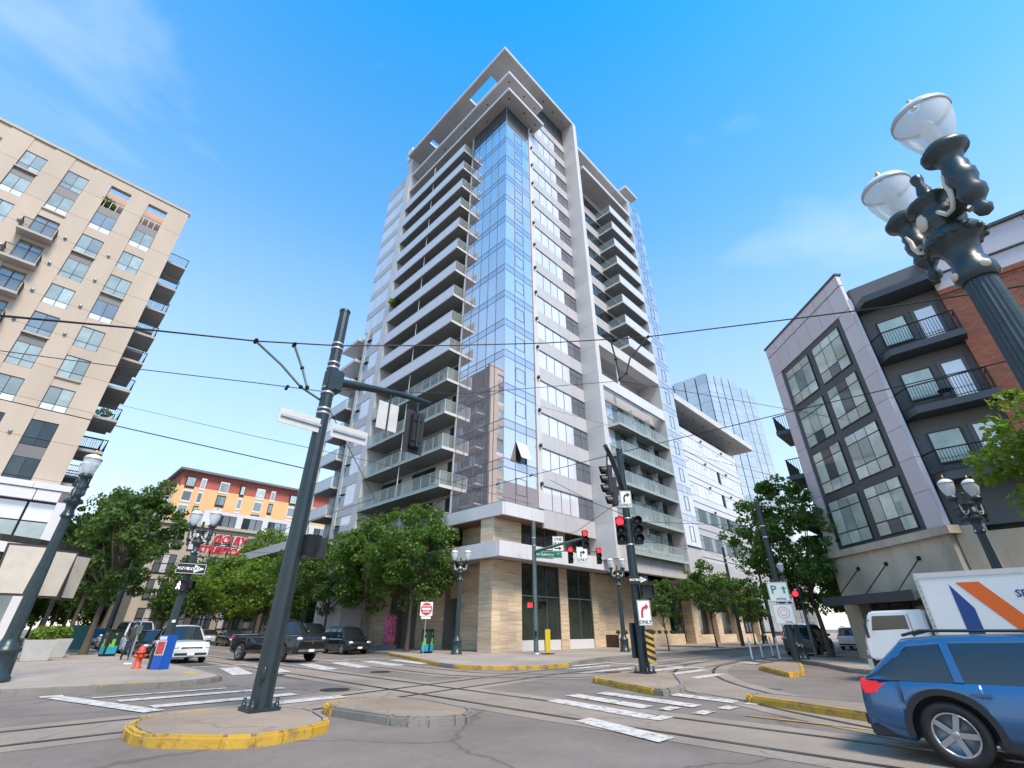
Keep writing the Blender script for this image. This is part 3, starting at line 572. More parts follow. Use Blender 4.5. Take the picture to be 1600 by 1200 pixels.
for i, (u0, u1) in enumerate(CU):
    for k, zt in enumerate(RT):
        loggia = i < 2 and k == 0; bal = i == 2 and k in (2, 3, 4, 5) or i == 4 and k in (2, 3, 4, 5)
        zb = zt-2.08; nxt = RT[k+1] if k < 9 else 11.45
        if not loggia:
            if bal:
                B('balcony_recess', u0-.2, u1, 51.0, 51.1, zb-.3, zt, wdark, lb); w = B('balcony_door', u0, u1-.1, 50.94, 51.0, zb-.25, zt-.1, wblu, lb); B('door_frame', (u0+u1)/2-.04, (u0+u1)/2+.04, 50.9, 50.94, zb-.25, zt-.1, dark, w)
                s = B('balcony', u0-.45, u1+.25, 49.75, 50.98, zb-.55, zb-.33, slab2, lb)
                m = MB()
                for q in range(22): x = u0-.42+q*(u1-u0+.64)/21; m.box(x-.012, x+.012, 49.78, 49.8, zb-.33, zb+.72)
                for q in range(9): y = 49.8+q*.11; [m.box(x-.012, x+.012, y-.012, y+.012, zb-.33, zb+.72) for x in (u0-.43, u1+.23)]
                m.box(u0-.45, u1+.25, 49.76, 49.81, zb+.7, zb+.76); m.box(u0-.45, u0-.4, 49.8, 50.95, zb+.7, zb+.76); m.box(u1+.2, u1+.25, 49.8, 50.95, zb+.7, zb+.76)
                ob('railing', m, bal_d, s, I4)
            else: lbwin(u0, u1, zb, zt, i, k)
        if k in PAIR[i] or (loggia): B('spandrel', u0, u1, 50.84, 50.98, nxt, (38.35 if loggia else zb), gspan, lb)
        else: B('wall_panel', u0, u1, 50.76, 50.98, nxt, zb-(.3 if bal else 0), tan, lb)
    if i < 2:
        r = B('terrace_rail', u0-.3, u1, 50.86, 50.9, 39.25, 39.3, white, lb); [B('rail_post', u0-.3+q*(u1-u0+.3)/4-.02, u0-.3+q*(u1-u0+.3)/4+.02, 50.86, 50.9, 38.35, 39.25, white, r) for q in range(5)]
        B('lintel', u0, u1, 50.7, 51.2, 41.1, 42.2, tan, lb)
    else: B('lintel', u0, u1, 50.76, 50.98, 40.5, 42.2, tan, lb)
edges = [.25]+[e for u0, u1 in CU for e in (u1, u0)]+[-20.2]
for i in range(0, len(edges)-1, 2):
    for k in range(11):
        z1 = 42.2 if k == 0 else 39.0-3.02*(k-1); z0 = 39.0-3.02*k if k < 10 else 11.45
        B('wall_panel', edges[i+1], edges[i], 50.7, 51.2 if k == 0 else 50.98, z0+.012, z1-.012, tan, lb)
    if i > 1: [ob('wall_light', ('wl', lambda: MB().sphere((0, 0, 0), .13, 6)), galv, lb, T((edges[i]+edges[i+1])/2, 50.6, RT[k]-1.3)) for k in (2, 3, 4, 5, 8)]
for i in range(9): B('parapet_cap', .35-i*2.6, .35-(i+1)*2.6+.02, 50.6, 51.3, 42.2, 42.45, tan, lb)
brn = mat('brown_side_render_shaded', (.085, .072, .066), .8, 0, .1, .5)  # brown wall, its shade put into the colour to mirror dark
# its street side with balconies (seen in the tower's glass as well)
for k in range(1, 10):
    zt = 39.0-3.02*(k-1)
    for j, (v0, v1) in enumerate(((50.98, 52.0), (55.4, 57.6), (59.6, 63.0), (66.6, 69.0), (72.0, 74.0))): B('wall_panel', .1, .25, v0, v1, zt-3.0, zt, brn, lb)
    for v0, v1, p in ((52.0, 55.4, 1), (57.6, 59.6, 0), (63.0, 66.6, 1), (69.0, 72.0, 0)):
        w = B('window', .1, .16, v0, v1, zt-(2.7 if p else 2.2), zt-.35, dark, lb)
        for q in range(2): B('pane', .16, .19, v0+.06+q*(v1-v0)/2, v0-.06+(q+1)*(v1-v0)/2, zt-(2.6 if p else 2.1), zt-.42, wdark if (k+q) % 3 else wblu, w)
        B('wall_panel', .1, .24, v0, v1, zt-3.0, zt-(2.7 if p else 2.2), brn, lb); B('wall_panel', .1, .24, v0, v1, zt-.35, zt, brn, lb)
        if p:
            s = B('balcony', .25, 2.0, v0-.1, v1+.1, zt-2.98, zt-2.76, slab2, lb); m = MB()
            for q in range(24): y = v0-.08+q*(v1-v0+.16)/23; m.box(1.95, 1.975, y-.012, y+.012, zt-2.76, zt-1.75)
            for q in range(12): x = .3+q*.15; [m.box(x-.012, x+.012, y-.012, y+.012, zt-2.76, zt-1.75) for y in (v0-.08, v1+.08)]
            m.box(1.93, 2.0, v0-.1, v1+.1, zt-1.75, zt-1.68); m.box(.25, 1.95, v0-.1, v0-.05, zt-1.75, zt-1.68); m.box(.25, 1.95, v1+.05, v1+.1, zt-1.75, zt-1.68)
            ob('railing', m, bal_d, s, I4)
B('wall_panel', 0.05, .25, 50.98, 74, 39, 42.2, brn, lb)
# podium of the block
B('podium_core', -24, .4, 51.2, 74, .15, 11.3, gspan, lb)
for i in range(9):
    B('cornice', 1.2-i*2.4+.01, 1.2-(i+1)*2.4+.01+.02, 49.9, 51.2, 11.0, 11.45, white, lb)
    B('fascia_panel', 1.15-i*2.05, 1.15-(i+1)*2.05+.05, 50.0, 51.2, 10.15, 10.95, white, lb)
    w = B('podium_window', 1.05-i*2.05-.0, 1.05-(i+1)*2.05+.05, 50.45, 50.5, 7.3, 10.1, dark, lb); B('pane', .98-i*2.05, .98-(i+1)*2.05+.15, 50.4, 50.45, 8.7, 10.0, wpale, w); B('pane', .98-i*2.05, .98-(i+1)*2.05+.15, 50.4, 50.45, 7.4, 8.6, wmid, w)
    B('fascia_panel', 1.15-i*2.05, 1.15-(i+1)*2.05+.02, 50.2, 51.0, 6.4, 7.2, white, lb)
    w = B('podium_window', 1.05-i*2.05, 1.05-(i+1)*2.05+.05, 50.45, 50.5, .5, 6.35, dark, lb); B('pane', .98-i*2.05, .98-(i+1)*2.05+.15, 50.4, 50.45, .6, 6.2, wmid if i % 2 else wblu, w)
B('corner_column', .55, 1.2, 50.0, 50.9, .15, 10.9, white, lb); B('podium_side', .3, .45, 51, 74, .15, 11, wdark, lb)
# ------------------------------------------------------------------ curved steel awning with lantern panels in front of it
aw = thing('steel_awning', 'curved dark steel awning frame hung with beige lantern panels, at the left edge', 'awning', T(.5, 36, .15))
rust = mat('brown_steel', (.06, .052, .048), .5, .3, .2, 3); lant = mat('beige_lantern_panel', (.55, .50, .42), .6, 0, .1, 1.5)
pts = [(-6, 33.2), (-3, 33.4), (-1, 33.9), (.4, 34.7), (1.5, 35.9), (2.3, 37.4), (2.6, 39.2)]
for z, h in ((5.3, .3), (3.9, .12)):
    vs = []; fs = []
    for i, (x, y) in enumerate(pts):
        d = Vector(pts[min(i+1, 6)])-Vector(pts[max(i-1, 0)]); d.normalize(); n = Vector((-d.y, d.x))*.09
        vs += [(x+n.x, y+n.y, z), (x-n.x, y-n.y, z), (x-n.x, y-n.y, z+h), (x+n.x, y+n.y, z+h)]
        if i: b = 4*i; fs += [(b-4+q, b-4+(q+1) % 4, b+(q+1) % 4, b+q) for q in range(4)]
    ob('curved_beam', MB().add(vs, fs), rust, aw, I4)
for x, y in ((-2.2, 33.9), (1.0, 35.7), (2.1, 37.8)): ob('post', MB().box(x-.09, x+.09, y-.09, y+.09, .15, 5.3), rust, aw, I4)
for (x, y, a, w) in ((.1, 33.7, 0, 1.5), (1.55, 35.1, 18, 1.15), (2.45, 36.7, 45, 1.0), (-2.0, 33.1, 0, 1.5)):
    M = T(x, y, 2.9) @ RZ(R(a)); p = ob('lantern_frame', MB().add([(-.42*w, -.1, 0), (.42*w, -.1, 0), (.42*w, .1, 0), (-.42*w, .1, 0), (-.52*w, -.1, 2.3), (.52*w, -.1, 2.3), (.52*w, .1, 2.3), (-.52*w, .1, 2.3)], [(0, 3, 2, 1), (4, 5, 6, 7), (0, 1, 5, 4), (1, 2, 6, 5), (2, 3, 7, 6), (3, 0, 4, 7)]), rust, aw, M)
    ob('lantern_panel', MB().add([(-.36*w, -.13, .1), (.36*w, -.13, .1), (.36*w, .13, .1), (-.36*w, .13, .1), (-.45*w, -.13, 2.2), (.45*w, -.13, 2.2), (.45*w, .13, 2.2), (-.45*w, .13, 2.2)], [(0, 3, 2, 1), (4, 5, 6, 7), (0, 1, 5, 4), (1, 2, 6, 5), (2, 3, 7, 6), (3, 0, 4, 7)]), lant, p, M)

# ------------------------------------------------------------------ grey panel and brick building on the right
def brickmat():
    m = mat('red_brick', (.30, .085, .04), .85); t = m.node_tree; l = t.links.new; p = t.nodes['Principled BSDF']
    g = t.nodes.new('ShaderNodeNewGeometry'); sx = t.nodes.new('ShaderNodeSeparateXYZ'); cb = t.nodes.new('ShaderNodeCombineXYZ'); l(g.outputs['Position'], sx.inputs[0]); l(sx.outputs[1], cb.inputs[0]); l(sx.outputs[2], cb.inputs[1])
    b = t.nodes.new('ShaderNodeTexBrick'); b.inputs['Scale'].default_value = 1; b.inputs['Brick Width'].default_value = .22; b.inputs['Row Height'].default_value = .075; b.inputs['Mortar Size'].default_value = .008
    b.inputs['Color1'].default_value = (.36, .10, .045, 1); b.inputs['Color2'].default_value = (.20, .06, .04, 1); b.inputs['Mortar'].default_value = (.22, .15, .11, 1); l(cb.outputs[0], b.inputs['Vector']); l(b.outputs['Color'], p.inputs['Base Color'])
    u = t.nodes.new('ShaderNodeBump'); u.inputs['Strength'].default_value = .5; u.inputs['Distance'].default_value = .01; u.invert = True; l(b.outputs['Fac'], u.inputs['Height']); l(u.outputs[0], p.inputs['Normal']); return m
brick = brickmat()
gp = mat('lilac_grey_panel', (.58, .53, .56), .45, .1, .05, .6, rnd=.04); gdk = mat('charcoal_panel', (.055, .065, .075), .45, .2, .08, 1); gsh = mat('dark_grey_render', (.15, .15, .155), .7, 0, .06, 1)
bcon = mat('stained_concrete', (.44, .385, .30), .8, 0, .3, .55, bump=.15, bs=5, stretch=(1, 1, .35), col2=(.62, .55, .44))
wcur = mat('window_green_curtain', (.46, .53, .46), .03, .1, .2, 1.2, spec=1., rnd=.3)
rb = thing('corner_apartment_building', 'grey panelled and red brick apartment building with concrete base at right', 'building', T(26.9, .8, .15))
ch = T(26.9, .8, 0) @ RZ(R(45)); CL = 7.92
ob('core_wall', MB().prism([(27.6, -30), (27.6, .55), (32.6, 5.9), (70, 6.1), (70, -30)], 5.3, 18.3), gsh, rb, I4)
ob('core_wall', MB().prism([(28.0, -30), (28.0, .2), (33.2, 5.3), (70, 5.4), (70, -30)], .15, 5.3), gdk, rb, I4)
for z0, z1 in zip([5.35, 6.9, 8.4, 9.9, 11.4, 12.9, 14.4, 15.9], [6.9, 8.4, 9.9, 11.4, 12.9, 14.4, 15.9, 16.85]):
    B('wall_panel', .0, .92, -.18, 0, z0+.01, z1-.01, gp, rb, fr=ch); B('wall_panel', 7.02, CL, -.18, 0, z0+.01, z1-.01, gp, rb, fr=ch)
for i in range(7): B('wall_panel', i*CL/7+.01, (i+1)*CL/7-.01, -.18, 0, 16.87, 18.35, gp, rb, fr=ch); B('parapet_panel', i*CL/7+.01, (i+1)*CL/7-.01, -.18, .02, 18.42, 19.1, gp, rb, fr=ch)
B('parapet_cap', -.05, CL+.05, -.3, .08, 19.1, 19.22, gdk, rb, fr=ch)
B('bay_panel', .94, 7.0, -.2, -.06, 5.35, 16.83, gdk, rb, fr=ch)
for c, (s0, s1) in enumerate(((1.3, 3.72), (4.2, 6.65))):
    for r in range(4):
        z0 = 5.5+r*2.86; w = B('window', s0, s1, -.08, -.02, z0, z0+2.42, dark, rb, fr=ch); n = 3
        for q in range(n):
            a, b = s0+.05+(s1-s0-.05)*q/n, s0+(s1-s0-.05)*(q+1)/n
            for za, zb in ((z0+.05, z0+.62), (z0+.68, z0+1.85), (z0+1.91, z0+2.37)): B('pane', a, b, -.03, .0, za, zb, (wcur, wmid, wdark)[(q*2+r+c+(za > z0+.3)) % 3 if q == 1 else 0], w, fr=ch, tilt=rt_())
# balconies beside the chamfer
for z in (13.3, 10.2, 7.1):
    pl = [(28.0, .62), (27.35, .68), (26.55, .05), (26.55, -2.75), (28.0, -2.75)]
    s = ob('balcony', MB().prism(pl, z, z+.32), gdk, rb, I4); m = MB(); e = [(27.3, .62), (26.6, .05), (26.6, -2.7), (27.9, -2.7)]
    for a, b in zip(e, e[1:]):
        L_ = (Vector(b)-Vector(a)).length; n = int(L_/.11)
        for q in range(n+1): p = Vector(a).lerp(Vector(b), q/n); m.box(p.x-.011, p.x+.011, p.y-.011, p.y+.011, z+.32, z+1.32)
        m.tube([(*a, z+1.34), (*b, z+1.34)], .035, 6).tube([(*a, z+.42), (*b, z+.42)], .02, 6)
    for a in e: m.box(a[0]-.03, a[0]+.03, a[1]-.03, a[1]+.03, z+.3, z+1.36)
    ob('railing', m, bal_d, s, I4)
    w = B('balcony_window', 27.5, 27.58, -1.1, .1, z+.9, z+2.4, dark, rb); B('pane', 27.46, 27.5, -1.03, .03, z+.97, z+2.33, wcur, w)
    d = B('balcony_door', 27.5, 27.58, -2.35, -1.35, z+.35, z+2.5, gsh, rb); B('pane', 27.46, 27.5, -2.2, -1.5, z+.6, z+2.35, wpale, d)
ob('canopy_roof', MB().prism([(28, .7), (27.3, .78), (26.3, .1), (26.3, -2.9), (28, -2.9)], 16.5, 16.85), gdk, rb, I4)
for z in (5.4, 8.4, 11.4, 14.4): B('return_panel', 26.95, 27.6, .62, .78, z, z+2.98, gp, rb)
B('brick_wall', 27.15, 27.6, -30, -2.62, 5.3, 16.1, brick, rb)
for i in range(14): B('wall_panel', 27.15, 27.6, -2.62-(i+1)*1.9+.01, -2.62-i*1.9-.01, 17.0, 18.4, gp, rb); B('wall_panel', 27.15, 27.6, -2.62-(i+1)*1.9+.01, -2.62-i*1.9-.01, 16.12, 16.95, gp, rb) if i < 2 else None
B('parapet_cap', 27.0, 27.7, -30, -2.6, 18.4, 18.55, gdk, rb); B('brick_course', 27.08, 27.15, -30, -2.62, 15.85, 16.1, brick, rb); B('band', 27.05, 27.15, -30, -2.62, 16.95, 17.02, gdk, rb)
for i in range(6):
    v = -6.6-i*3.6
    for zt in (16.9, 13.9, 10.9, 7.9):
        w = B('window', 27.05, 27.2, v-2.0, v, zt-1.75, zt, dark, rb); [B('pane', 27.02, 27.06, v-1.95+q, v-1.05+q, zt-1.68, zt-.06, wcur, w) for q in (0, 1)]
# street side along the far street, small balconies
for i in range(6):
    for k in range(4): B('wall_panel', 32.6+i*4, 36.58+i*4, 6.1, 6.4, 5.35+k*3.3, 8.62+k*3.3, gp, rb)
for z in (13.2, 10.1, 7.0, 4.6):
    for u in (33.6, 44):
        s = B('balcony', u, u+3, 6.4, 7.5, z, z+.28, gdk, rb); m = MB()
        for q in range(22): x = u+.04+q*.139; m.box(x-.012, x+.012, 7.42, 7.45, z+.28, z+1.3)
        for q in range(8): y = 6.5+q*.13; m.box(u+.02, u+.045, y-.012, y+.012, z+.28, z+1.3)
        m.box(u, u+3, 7.4, 7.47, z+1.3, z+1.35); m.box(u, u+.06, 6.4, 7.4, z+1.3, z+1.35); ob('railing', m, bal_d, s, I4)
        w = B('window', u+.3, u+2.7, 6.4, 6.45, z+.4, z+2.5, dark, rb); B('pane', u+.4, u+2.6, 6.45, 6.48, z+.5, z+2.4, wdark, w)
# concrete base
B('ledge', -.3, CL+.15, -.3, .22, 5.0, 5.33, bcon, rb, fr=ch); B('base_wall', .0, CL, -.4, .02, 2.95, 5.0, bcon, rb, fr=ch); B('ledge', 27.0, 27.7, -.4, .75, 5.0, 5.3, bcon, rb)
for s0, s1 in ((.0, 1.1), (6.75, CL)): B('pillar', s0, s1, -.6, .06, .15, 2.95, bcon, rb, fr=ch)
for i in range(4): w = B('shopfront', 1.2+i*1.37, 2.5+i*1.37, -.5, -.44, .2, 2.9, dark, rb, fr=ch); B('pane', 1.27+i*1.37, 2.43+i*1.37, -.44, -.41, .4, 2.8, wlob, w, fr=ch)
B('base_wall', 27.0, 28, -2.6, .6, 3.4, 5.0, bcon, rb); B('garage_band', 26.95, 28, -30, -2.6, 4.2, 5.1, bcon, rb); B('pillar', 27, 28, -.5, .6, .15, 3.4, bcon, rb); B('pillar', 27, 28, -7, -6, .15, 4.2, bcon, rb)
B('terrace_slab', 26.2, 28, -6, -2.4, 4.75, 5.0, bcon, rb); m = MB()
for q in range(30): y = -5.95+q*.118; m.box(26.24, 26.262, y-.011, y+.011, 5, 6)
m.box(26.22, 26.28, -6, -2.45, 6, 6.05); ob('railing', m, bal_d, rb, I4)
cnp = B('canopy', .9, 6.9, .02, 1.7, 2.62, 2.9, gdk, rb, fr=ch); B('canopy_edge', .85, 6.95, 1.7, 1.78, 2.55, 2.95, gdk, cnp, fr=ch)
for s in (1.9, 3.9, 5.9): ob('tie_rod', MB().tube([(s, .03, 4.3), (s, 1.6, 2.9)], .025, 6), bal_d, rb, ch); ob('tie_anchor', MB().sphere((s, .05, 4.3), .1, 6), bal_d, rb, ch)
B('base_wall', 33, 60, 5.9, 6.3, .15, 5.3, bcon, rb)

# ------------------------------------------------------------------ buildings farther off
orange = mat('orange_render', (.70, .42, .19), .8, 0, .06, .3); redp = mat('red_render', (.38, .10, .075), .8, 0, .08, .3)
fo = thing('apartment_block', 'far orange and red apartment block rising behind the streetcar sign', 'building', T(20, 130, 0))
B('wall', 19.9, 64, 130, 155, 0, 31.6, orange, fo); B('upper_wall', 20.6, 64, 130.5, 155, 31.6, 35.1, redp, fo); B('side_wall', 19.3, 19.9, 131, 165, 0, 29.6, gp, fo); B('roof', 19.6, 64, 129.2, 156, 35.1, 35.6, gsh, fo)
for i, u in enumerate([21.5, 24.6, 28.8, 33.5, 37.4, 41, 46, 50]):
    for k in range(5):
        z = 32.0-3.3*k; w = B('window', u, u+(2.0 if i % 2 == 0 else 1.1), 129.9-(.0), 130.0+(.55 if k == 0 else .05), z-.9, z+1.9, white if (i+k) % 3 else dark, fo); B('pane', u+.15, u+(1.85 if i % 2 == 0 else .95), 129.84, 129.9, z-.4, z+1.6, wblu if k % 2 else wmid, w)
for k in range(6):
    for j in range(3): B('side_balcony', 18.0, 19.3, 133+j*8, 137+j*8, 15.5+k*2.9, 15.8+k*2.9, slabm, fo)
bg_ = thing('stone_building', 'beige stone building with white set-back storey behind the red streetcar sign', 'building', T(14, 95, 0)); bst = mat('beige_limestone', (.46, .41, .34), .8, 0, .08, .5)
B('wall', 14, 34, 95.2, 120, 0, 17, bst, bg_); B('upper_wall', 20.5, 52, 98, 121, 17, 20.6, white, bg_); B('cornice', 13.7, 34.4, 94.8, 96, 17, 17.5, bst, bg_)
for i in range(5):
    for k, zz in enumerate((13.2, 9.4, 5.6, 1.5)):
        w = B('window', 15.2+i*3.8, 18.0+i*3.8, 95.05, 95.2, zz, zz+2.9, dark, bg_); [B('pane', 15.3+i*3.8+q*.9, 16.1+i*3.8+q*.9, 94.98, 95.05, zz+.1+h*1.4, zz+1.35+h*1.4, (wgrey, wpale)[(i+q) % 2], w) for q in range(3) for h in range(2)]
for i in range(6): w = B('window', 22.5+i*4.6, 26+i*4.6, 97.9, 98, 17.7, 20.0, dark, bg_); [B('pane', 22.6+i*4.6+q*1.15, 23.6+i*4.6+q*1.15, 97.83, 97.9, 17.8, 19.9, wblu if q else wdark, w) for q in range(3)]
fg = thing('glass_tower', 'distant pale blue glass tower beyond the white wing, right of centre', 'building', T(126, 42, 0))
fgl = mat('far_glass', (.56, .58, .60), .08, .6, .08, .12, rnd=.05, col2=(.70, .70, .71)); fP = [(126, 56), (126, 42), (137, 37.6), (139.5, 39.2), (149, 36.4), (160, 60)]
ob('body', MB().prism([(p[0]*1.006, p[1]*1.006) for p in fP], 0, 69.5), gsh, fg, I4)
for (a, b, n) in ((0, 1, 4), (1, 2, 4), (2, 3, 2), (3, 4, 3)):
    A, Bq = Vector(fP[a]), Vector(fP[b])
    for i in range(n):
        p, q = A.lerp(Bq, i/n+.012), A.lerp(Bq, (i+1)/n-.012); L_ = (q-p).length; an = math.atan2(q.y-p.y, q.x-p.x)
        for k in range(22): B('glass_panel', .0, L_, -.05, .1, 1.0+k*3.12, 4.06+k*3.12, fgl, fg, fr=T(p.x, p.y, 0) @ RZ(an))
# other blocks that close the streets
for x0, x1, y0, y1, h, c, lab in ((-40, 2, 190, 240, 24, bst, 'low pale block closing the left street behind the trees'), (26, 60, 175, 215, 16, gsh, 'dark low block beyond the orange building'), (150, 172, -4, 19, 13, brick, 'far red brick block closing the right-hand street'), (-32, -1, 82, 130, 20, gsh, 'grey block beyond the tan building on the left street')):
    t = thing('office_block', lab, 'building', T(x0, y0, 0)); B('wall', x0, x1, y0, y1, 0, h, c, t); B('roof', x0-.4, x1+.4, y0-.4, y1+.4, h, h+.5, gsh, t)
    for k in range(int(h/3.6)):
        for i in range(int((y1-y0)/4)): B('window', x0-.08, x0, y0+1+i*4, y0+3.6+i*4, 1.2+k*3.6, 3.4+k*3.6, wmid, t); B('window', x1, x1+.08, y0+1+i*4, y0+3.6+i*4, 1.2+k*3.6, 3.4+k*3.6, wmid, t)
        for i in range(int((x1-x0)/4)): B('window', x0+1+i*4, x0+3.6+i*4, y0-.08, y0, 1.2+k*3.6, 3.4+k*3.6, wmid, t)
# ------------------------------------------------------------------ ornamental street lamps
globe = rail_glass('lamp_globe_glass', (.80, .84, .88), .45); lidg = rail_glass('lamp_lid_glass', (.84, .86, .88), .2); ringm = mat('lamp_ring', (.45, .45, .44), .4, .3)
def lamp_parts():
    d = {}
    d['pedestal'] = lambda: MB().lathe([(.33, 0), (.33, .1), (.29, .13), (.27, .62), (.3, .66), (.3, .72), (.2, .8), (.17, .95)], 8)
    d['shaft'] = lambda: MB().lathe([(.165, .9), (.155, 1.05), (.105, 4.15)], 40, .08)
    def cap():
        m = MB().lathe([(.12, 3.98), (.15, 4.02), (.15, 4.1), (.125, 4.14), (.125, 4.18), (.11, 4.2), (.125, 4.3), (.145, 4.38), (.205, 4.42), (.22, 4.47), (.2, 4.52), (.13, 4.55), (.12, 4.6), (.16, 4.66), (.17, 4.76), (.12, 4.86), (.2, 4.9), (.2, 4.94), (.08, 4.98)], 20)
        m.lathe([(.06, 4.95), (.07, 5.0), (.045, 5.04), (.06, 5.1), (.035, 5.2), (.05, 5.25), (.05, 5.3), (.02, 5.33)], 12)
        for i in range(14): a = i*math.pi/7; m.sphere((.205*math.cos(a), .205*math.sin(a), 4.44), .03, 4)
        return m
    d['capital'] = cap
    def arm():
        m = MB().tube([(.08, 0, 4.72), (.2, 0, 4.64), (.3, 0, 4.66), (.39, 0, 4.74), (.42, 0, 4.86)], [.075, .065, .06, .065, .075], 10)
        m.m = T(.42, 0, 0); m.lathe([(.015, 4.34), (.05, 4.37), (.062, 4.42), (.035, 4.47), (.05, 4.5), (.09, 4.56), (.1, 4.62), (.075, 4.69), (.1, 4.75), (.105, 4.82), (.085, 4.86), (.095, 4.92), (.08, 4.97), (.11, 5.06), (.165, 5.1), (.17, 5.14), (.14, 5.17), (.125, 5.2)], 18)
        return m
    d['arm'] = arm
    d['globe'] = lambda: MB().lathe([(.11, 5.18), (.15, 5.25), (.205, 5.38), (.24, 5.52), (.25, 5.64)], 24, caps=False)
    d['ring'] = lambda: MB().lathe([(.25, 5.635), (.262, 5.64), (.262, 5.685), (.25, 5.69)], 24, caps=False)
    d['lid'] = lambda: MB().lathe([(.252, 5.69), (.225, 5.745), (.15, 5.80), (.06, 5.83)], 24, caps=False)
    d['finial'] = lambda: MB().lathe([(.03, 5.815), (.025, 5.85), (.045, 5.88), (.03, 5.93), (.008, 5.98)], 10)
    def scroll():
        m = MB()
        for s in (-1, 1):
            p = [(.12+.0*i, s*.085, 4.72) for i in range(1)]+[(.2, s*.085, 4.6), (.28, s*.085, 4.585), (.33, s*.085, 4.63), (.3, s*.085, 4.68), (.27, s*.085, 4.66)]; m.tube(p, .02, 6)
            m.tube([(.33, s*.085, 4.63), (.36, s*.085, 4.72), (.35, s*.085, 4.8), (.38, s*.085, 4.9)], [.02, .024, .02, .012], 6)
        return m
    d['scroll'] = scroll
    d['medallion'] = lambda: MB().sphere((0, .15, 4.72), .07, 6, (1, .5, 1.3)).sphere((0, -.15, 4.72), .07, 6, (1, .5, 1.3)).sphere((.14, 0, 4.06), .04, 5).sphere((-.14, 0, 4.06), .04, 5).sphere((0, .14, 4.06), .04, 5).sphere((0, -.14, 4.06), .04, 5)
    return d
LAMP = lamp_parts()
def twin_lamp(x, y, az, label, k=1., heads=2, name='street_lamp', grp='twin ornamental street lamps'):
    M = T(x, y, .15) @ RZ(R(az)) @ Matrix.Scale(k, 4); t = thing(name, label, 'street lamp', T(x, y, .15), grp)
    for p, m in (('pedestal', lampi), ('shaft', lampi), ('capital', lampi)): ob(p, ('L'+p, LAMP[p]), m, t, M)
    ob('medallion', ('Lmed', LAMP['medallion']), lampc, t, M)
    for i in range(heads):
        A = M @ RZ(math.pi*i) if heads == 2 else M @ T(-.42, 0, .1); a = ob('arm', ('Larm', LAMP['arm']), lampi, t, A); ob('scroll', ('Lscr', LAMP['scroll']), lampc, a, A)
        G = A @ T(.42, 0, .4) @ Matrix.Diagonal((.86, .86, .925, 1)); g_ = ob('globe', ('Lglobe', LAMP['globe']), globe, t, G); ob('ring', ('Lring', LAMP['ring']), ringm, g_, G); ob('lid', ('Llid', LAMP['lid']), lidg, g_, G); ob('inner_lamp', ('Lbulb', lambda: MB().lathe([(.05, 5.2), (.06, 5.3), (.075, 5.5), (.05, 5.58), (.01, 5.6)], 12)), lidg, g_, G); ob('finial', ('Lfin', LAMP['finial']), gold, g_, G)
    return t
twin_lamp(4.97, -.75, 27, 'large near street lamp with two glass globes at upper right', 1.0)
twin_lamp(.62, 21.5, 90, 'twin street lamp on the left walk in front of the tan block', 1.16)
lp = twin_lamp(5.55, 26.0, -45, 'twin street lamp carrying the one way sign and walk signal', 1.1)
twin_lamp(20.6, 25.0, -45, 'twin street lamp beside the stone corner column', 1.04)
twin_lamp(30.9, 19.6, -45, 'twin street lamp in front of the long stone wall', 1.03)
twin_lamp(23.9, -.14, -45, 'twin street lamp behind the white box truck', 1.1)
twin_lamp(58, 19.6, -45, 'small far twin street lamp down the right-hand street', 1.03)
twin_lamp(29.6, 8.3, 0, 'single globe street lamp beside the parking sign pole', .78, 1, grp=None)
# ------------------------------------------------------------------ signals, signs, poles
def plate(name, parent, M, w, h, m, texts=(), border=None, t=.012):
    p = ob(name, MB().box(-w/2, w/2, -h/2, h/2, -t, 0), m, parent, M, bevel=.003)
    if border is not None:
        b, bm = border; mb = MB()
        for a in ((-w/2+b, w/2-b, h/2-2*b, h/2-b), (-w/2+b, w/2-b, -h/2+b, -h/2+2*b), (-w/2+b, -w/2+2*b, -h/2+2*b, h/2-2*b), (w/2-2*b, w/2-b, -h/2+2*b, h/2-2*b)): mb.box(*a, 0.001, .003)
        ob('border', mb, bm, p, M)
    for s, size, x, y, tm, *r in texts: ob('lettering', text_mesh(s, size, .002, bold=size*.02, sx=r[0] if r else 1), tm, p, M @ T(x, y, .005))
    return p
def shape(parent, M, pts, m, z=.003, name='symbol'): return ob(name, MB().prism(pts, z, z+.003), m, parent, M)
ARROW = [(-.5, -.11), (.12, -.11), (.12, -.3), (.5, 0), (.12, .3), (.12, .11), (-.5, .11)]
def signal(parent, M, lit=0, back=False):
    h = ob('signal_head', ('sh', lambda: MB().box(-.17, .17, -.53, .53, -.2, 0)), sblk, parent, M, bevel=.03)
    if back: ob('backplate_rib', ('shr', lambda: MB().box(-.32, .32, -.66, .66, -.06, -.04).box(-.03, .03, -.5, .5, -.25, -.2).box(-.15, .15, .3, .34, -.23, -.2).box(-.15, .15, -.34, -.3, -.23, -.2)), blkp, h, M)
    for i in range(3):
        y = .34-.34*i
        ob('lens', ('len', lambda: MB().lathe([(.145, 0), (.12, .03), (.05, .045)], 16)), redl if (lit and i == 0) else lens, h, M @ T(0, y, 0))
        def visor():
            m = MB(); vs = []; fs = []
            for q in range(15):
                a = R(-30+240*q/14); L_ = .26-.1*abs(q-7)/7
                for r in (.155, .165): vs += [(r*math.cos(a), r*math.sin(a), 0), (r*math.cos(a), r*math.sin(a), L_)]
                if q: b = 4*q; fs += [(b-4, b, b+1, b-3), (b-2, b-1, b+3, b+2), (b-3, b+1, b+3, b-1)]
            return m.add(vs, fs)
        ob('visor', ('vis', visor), sblk, h, M @ T(0, y, 0))
    return h
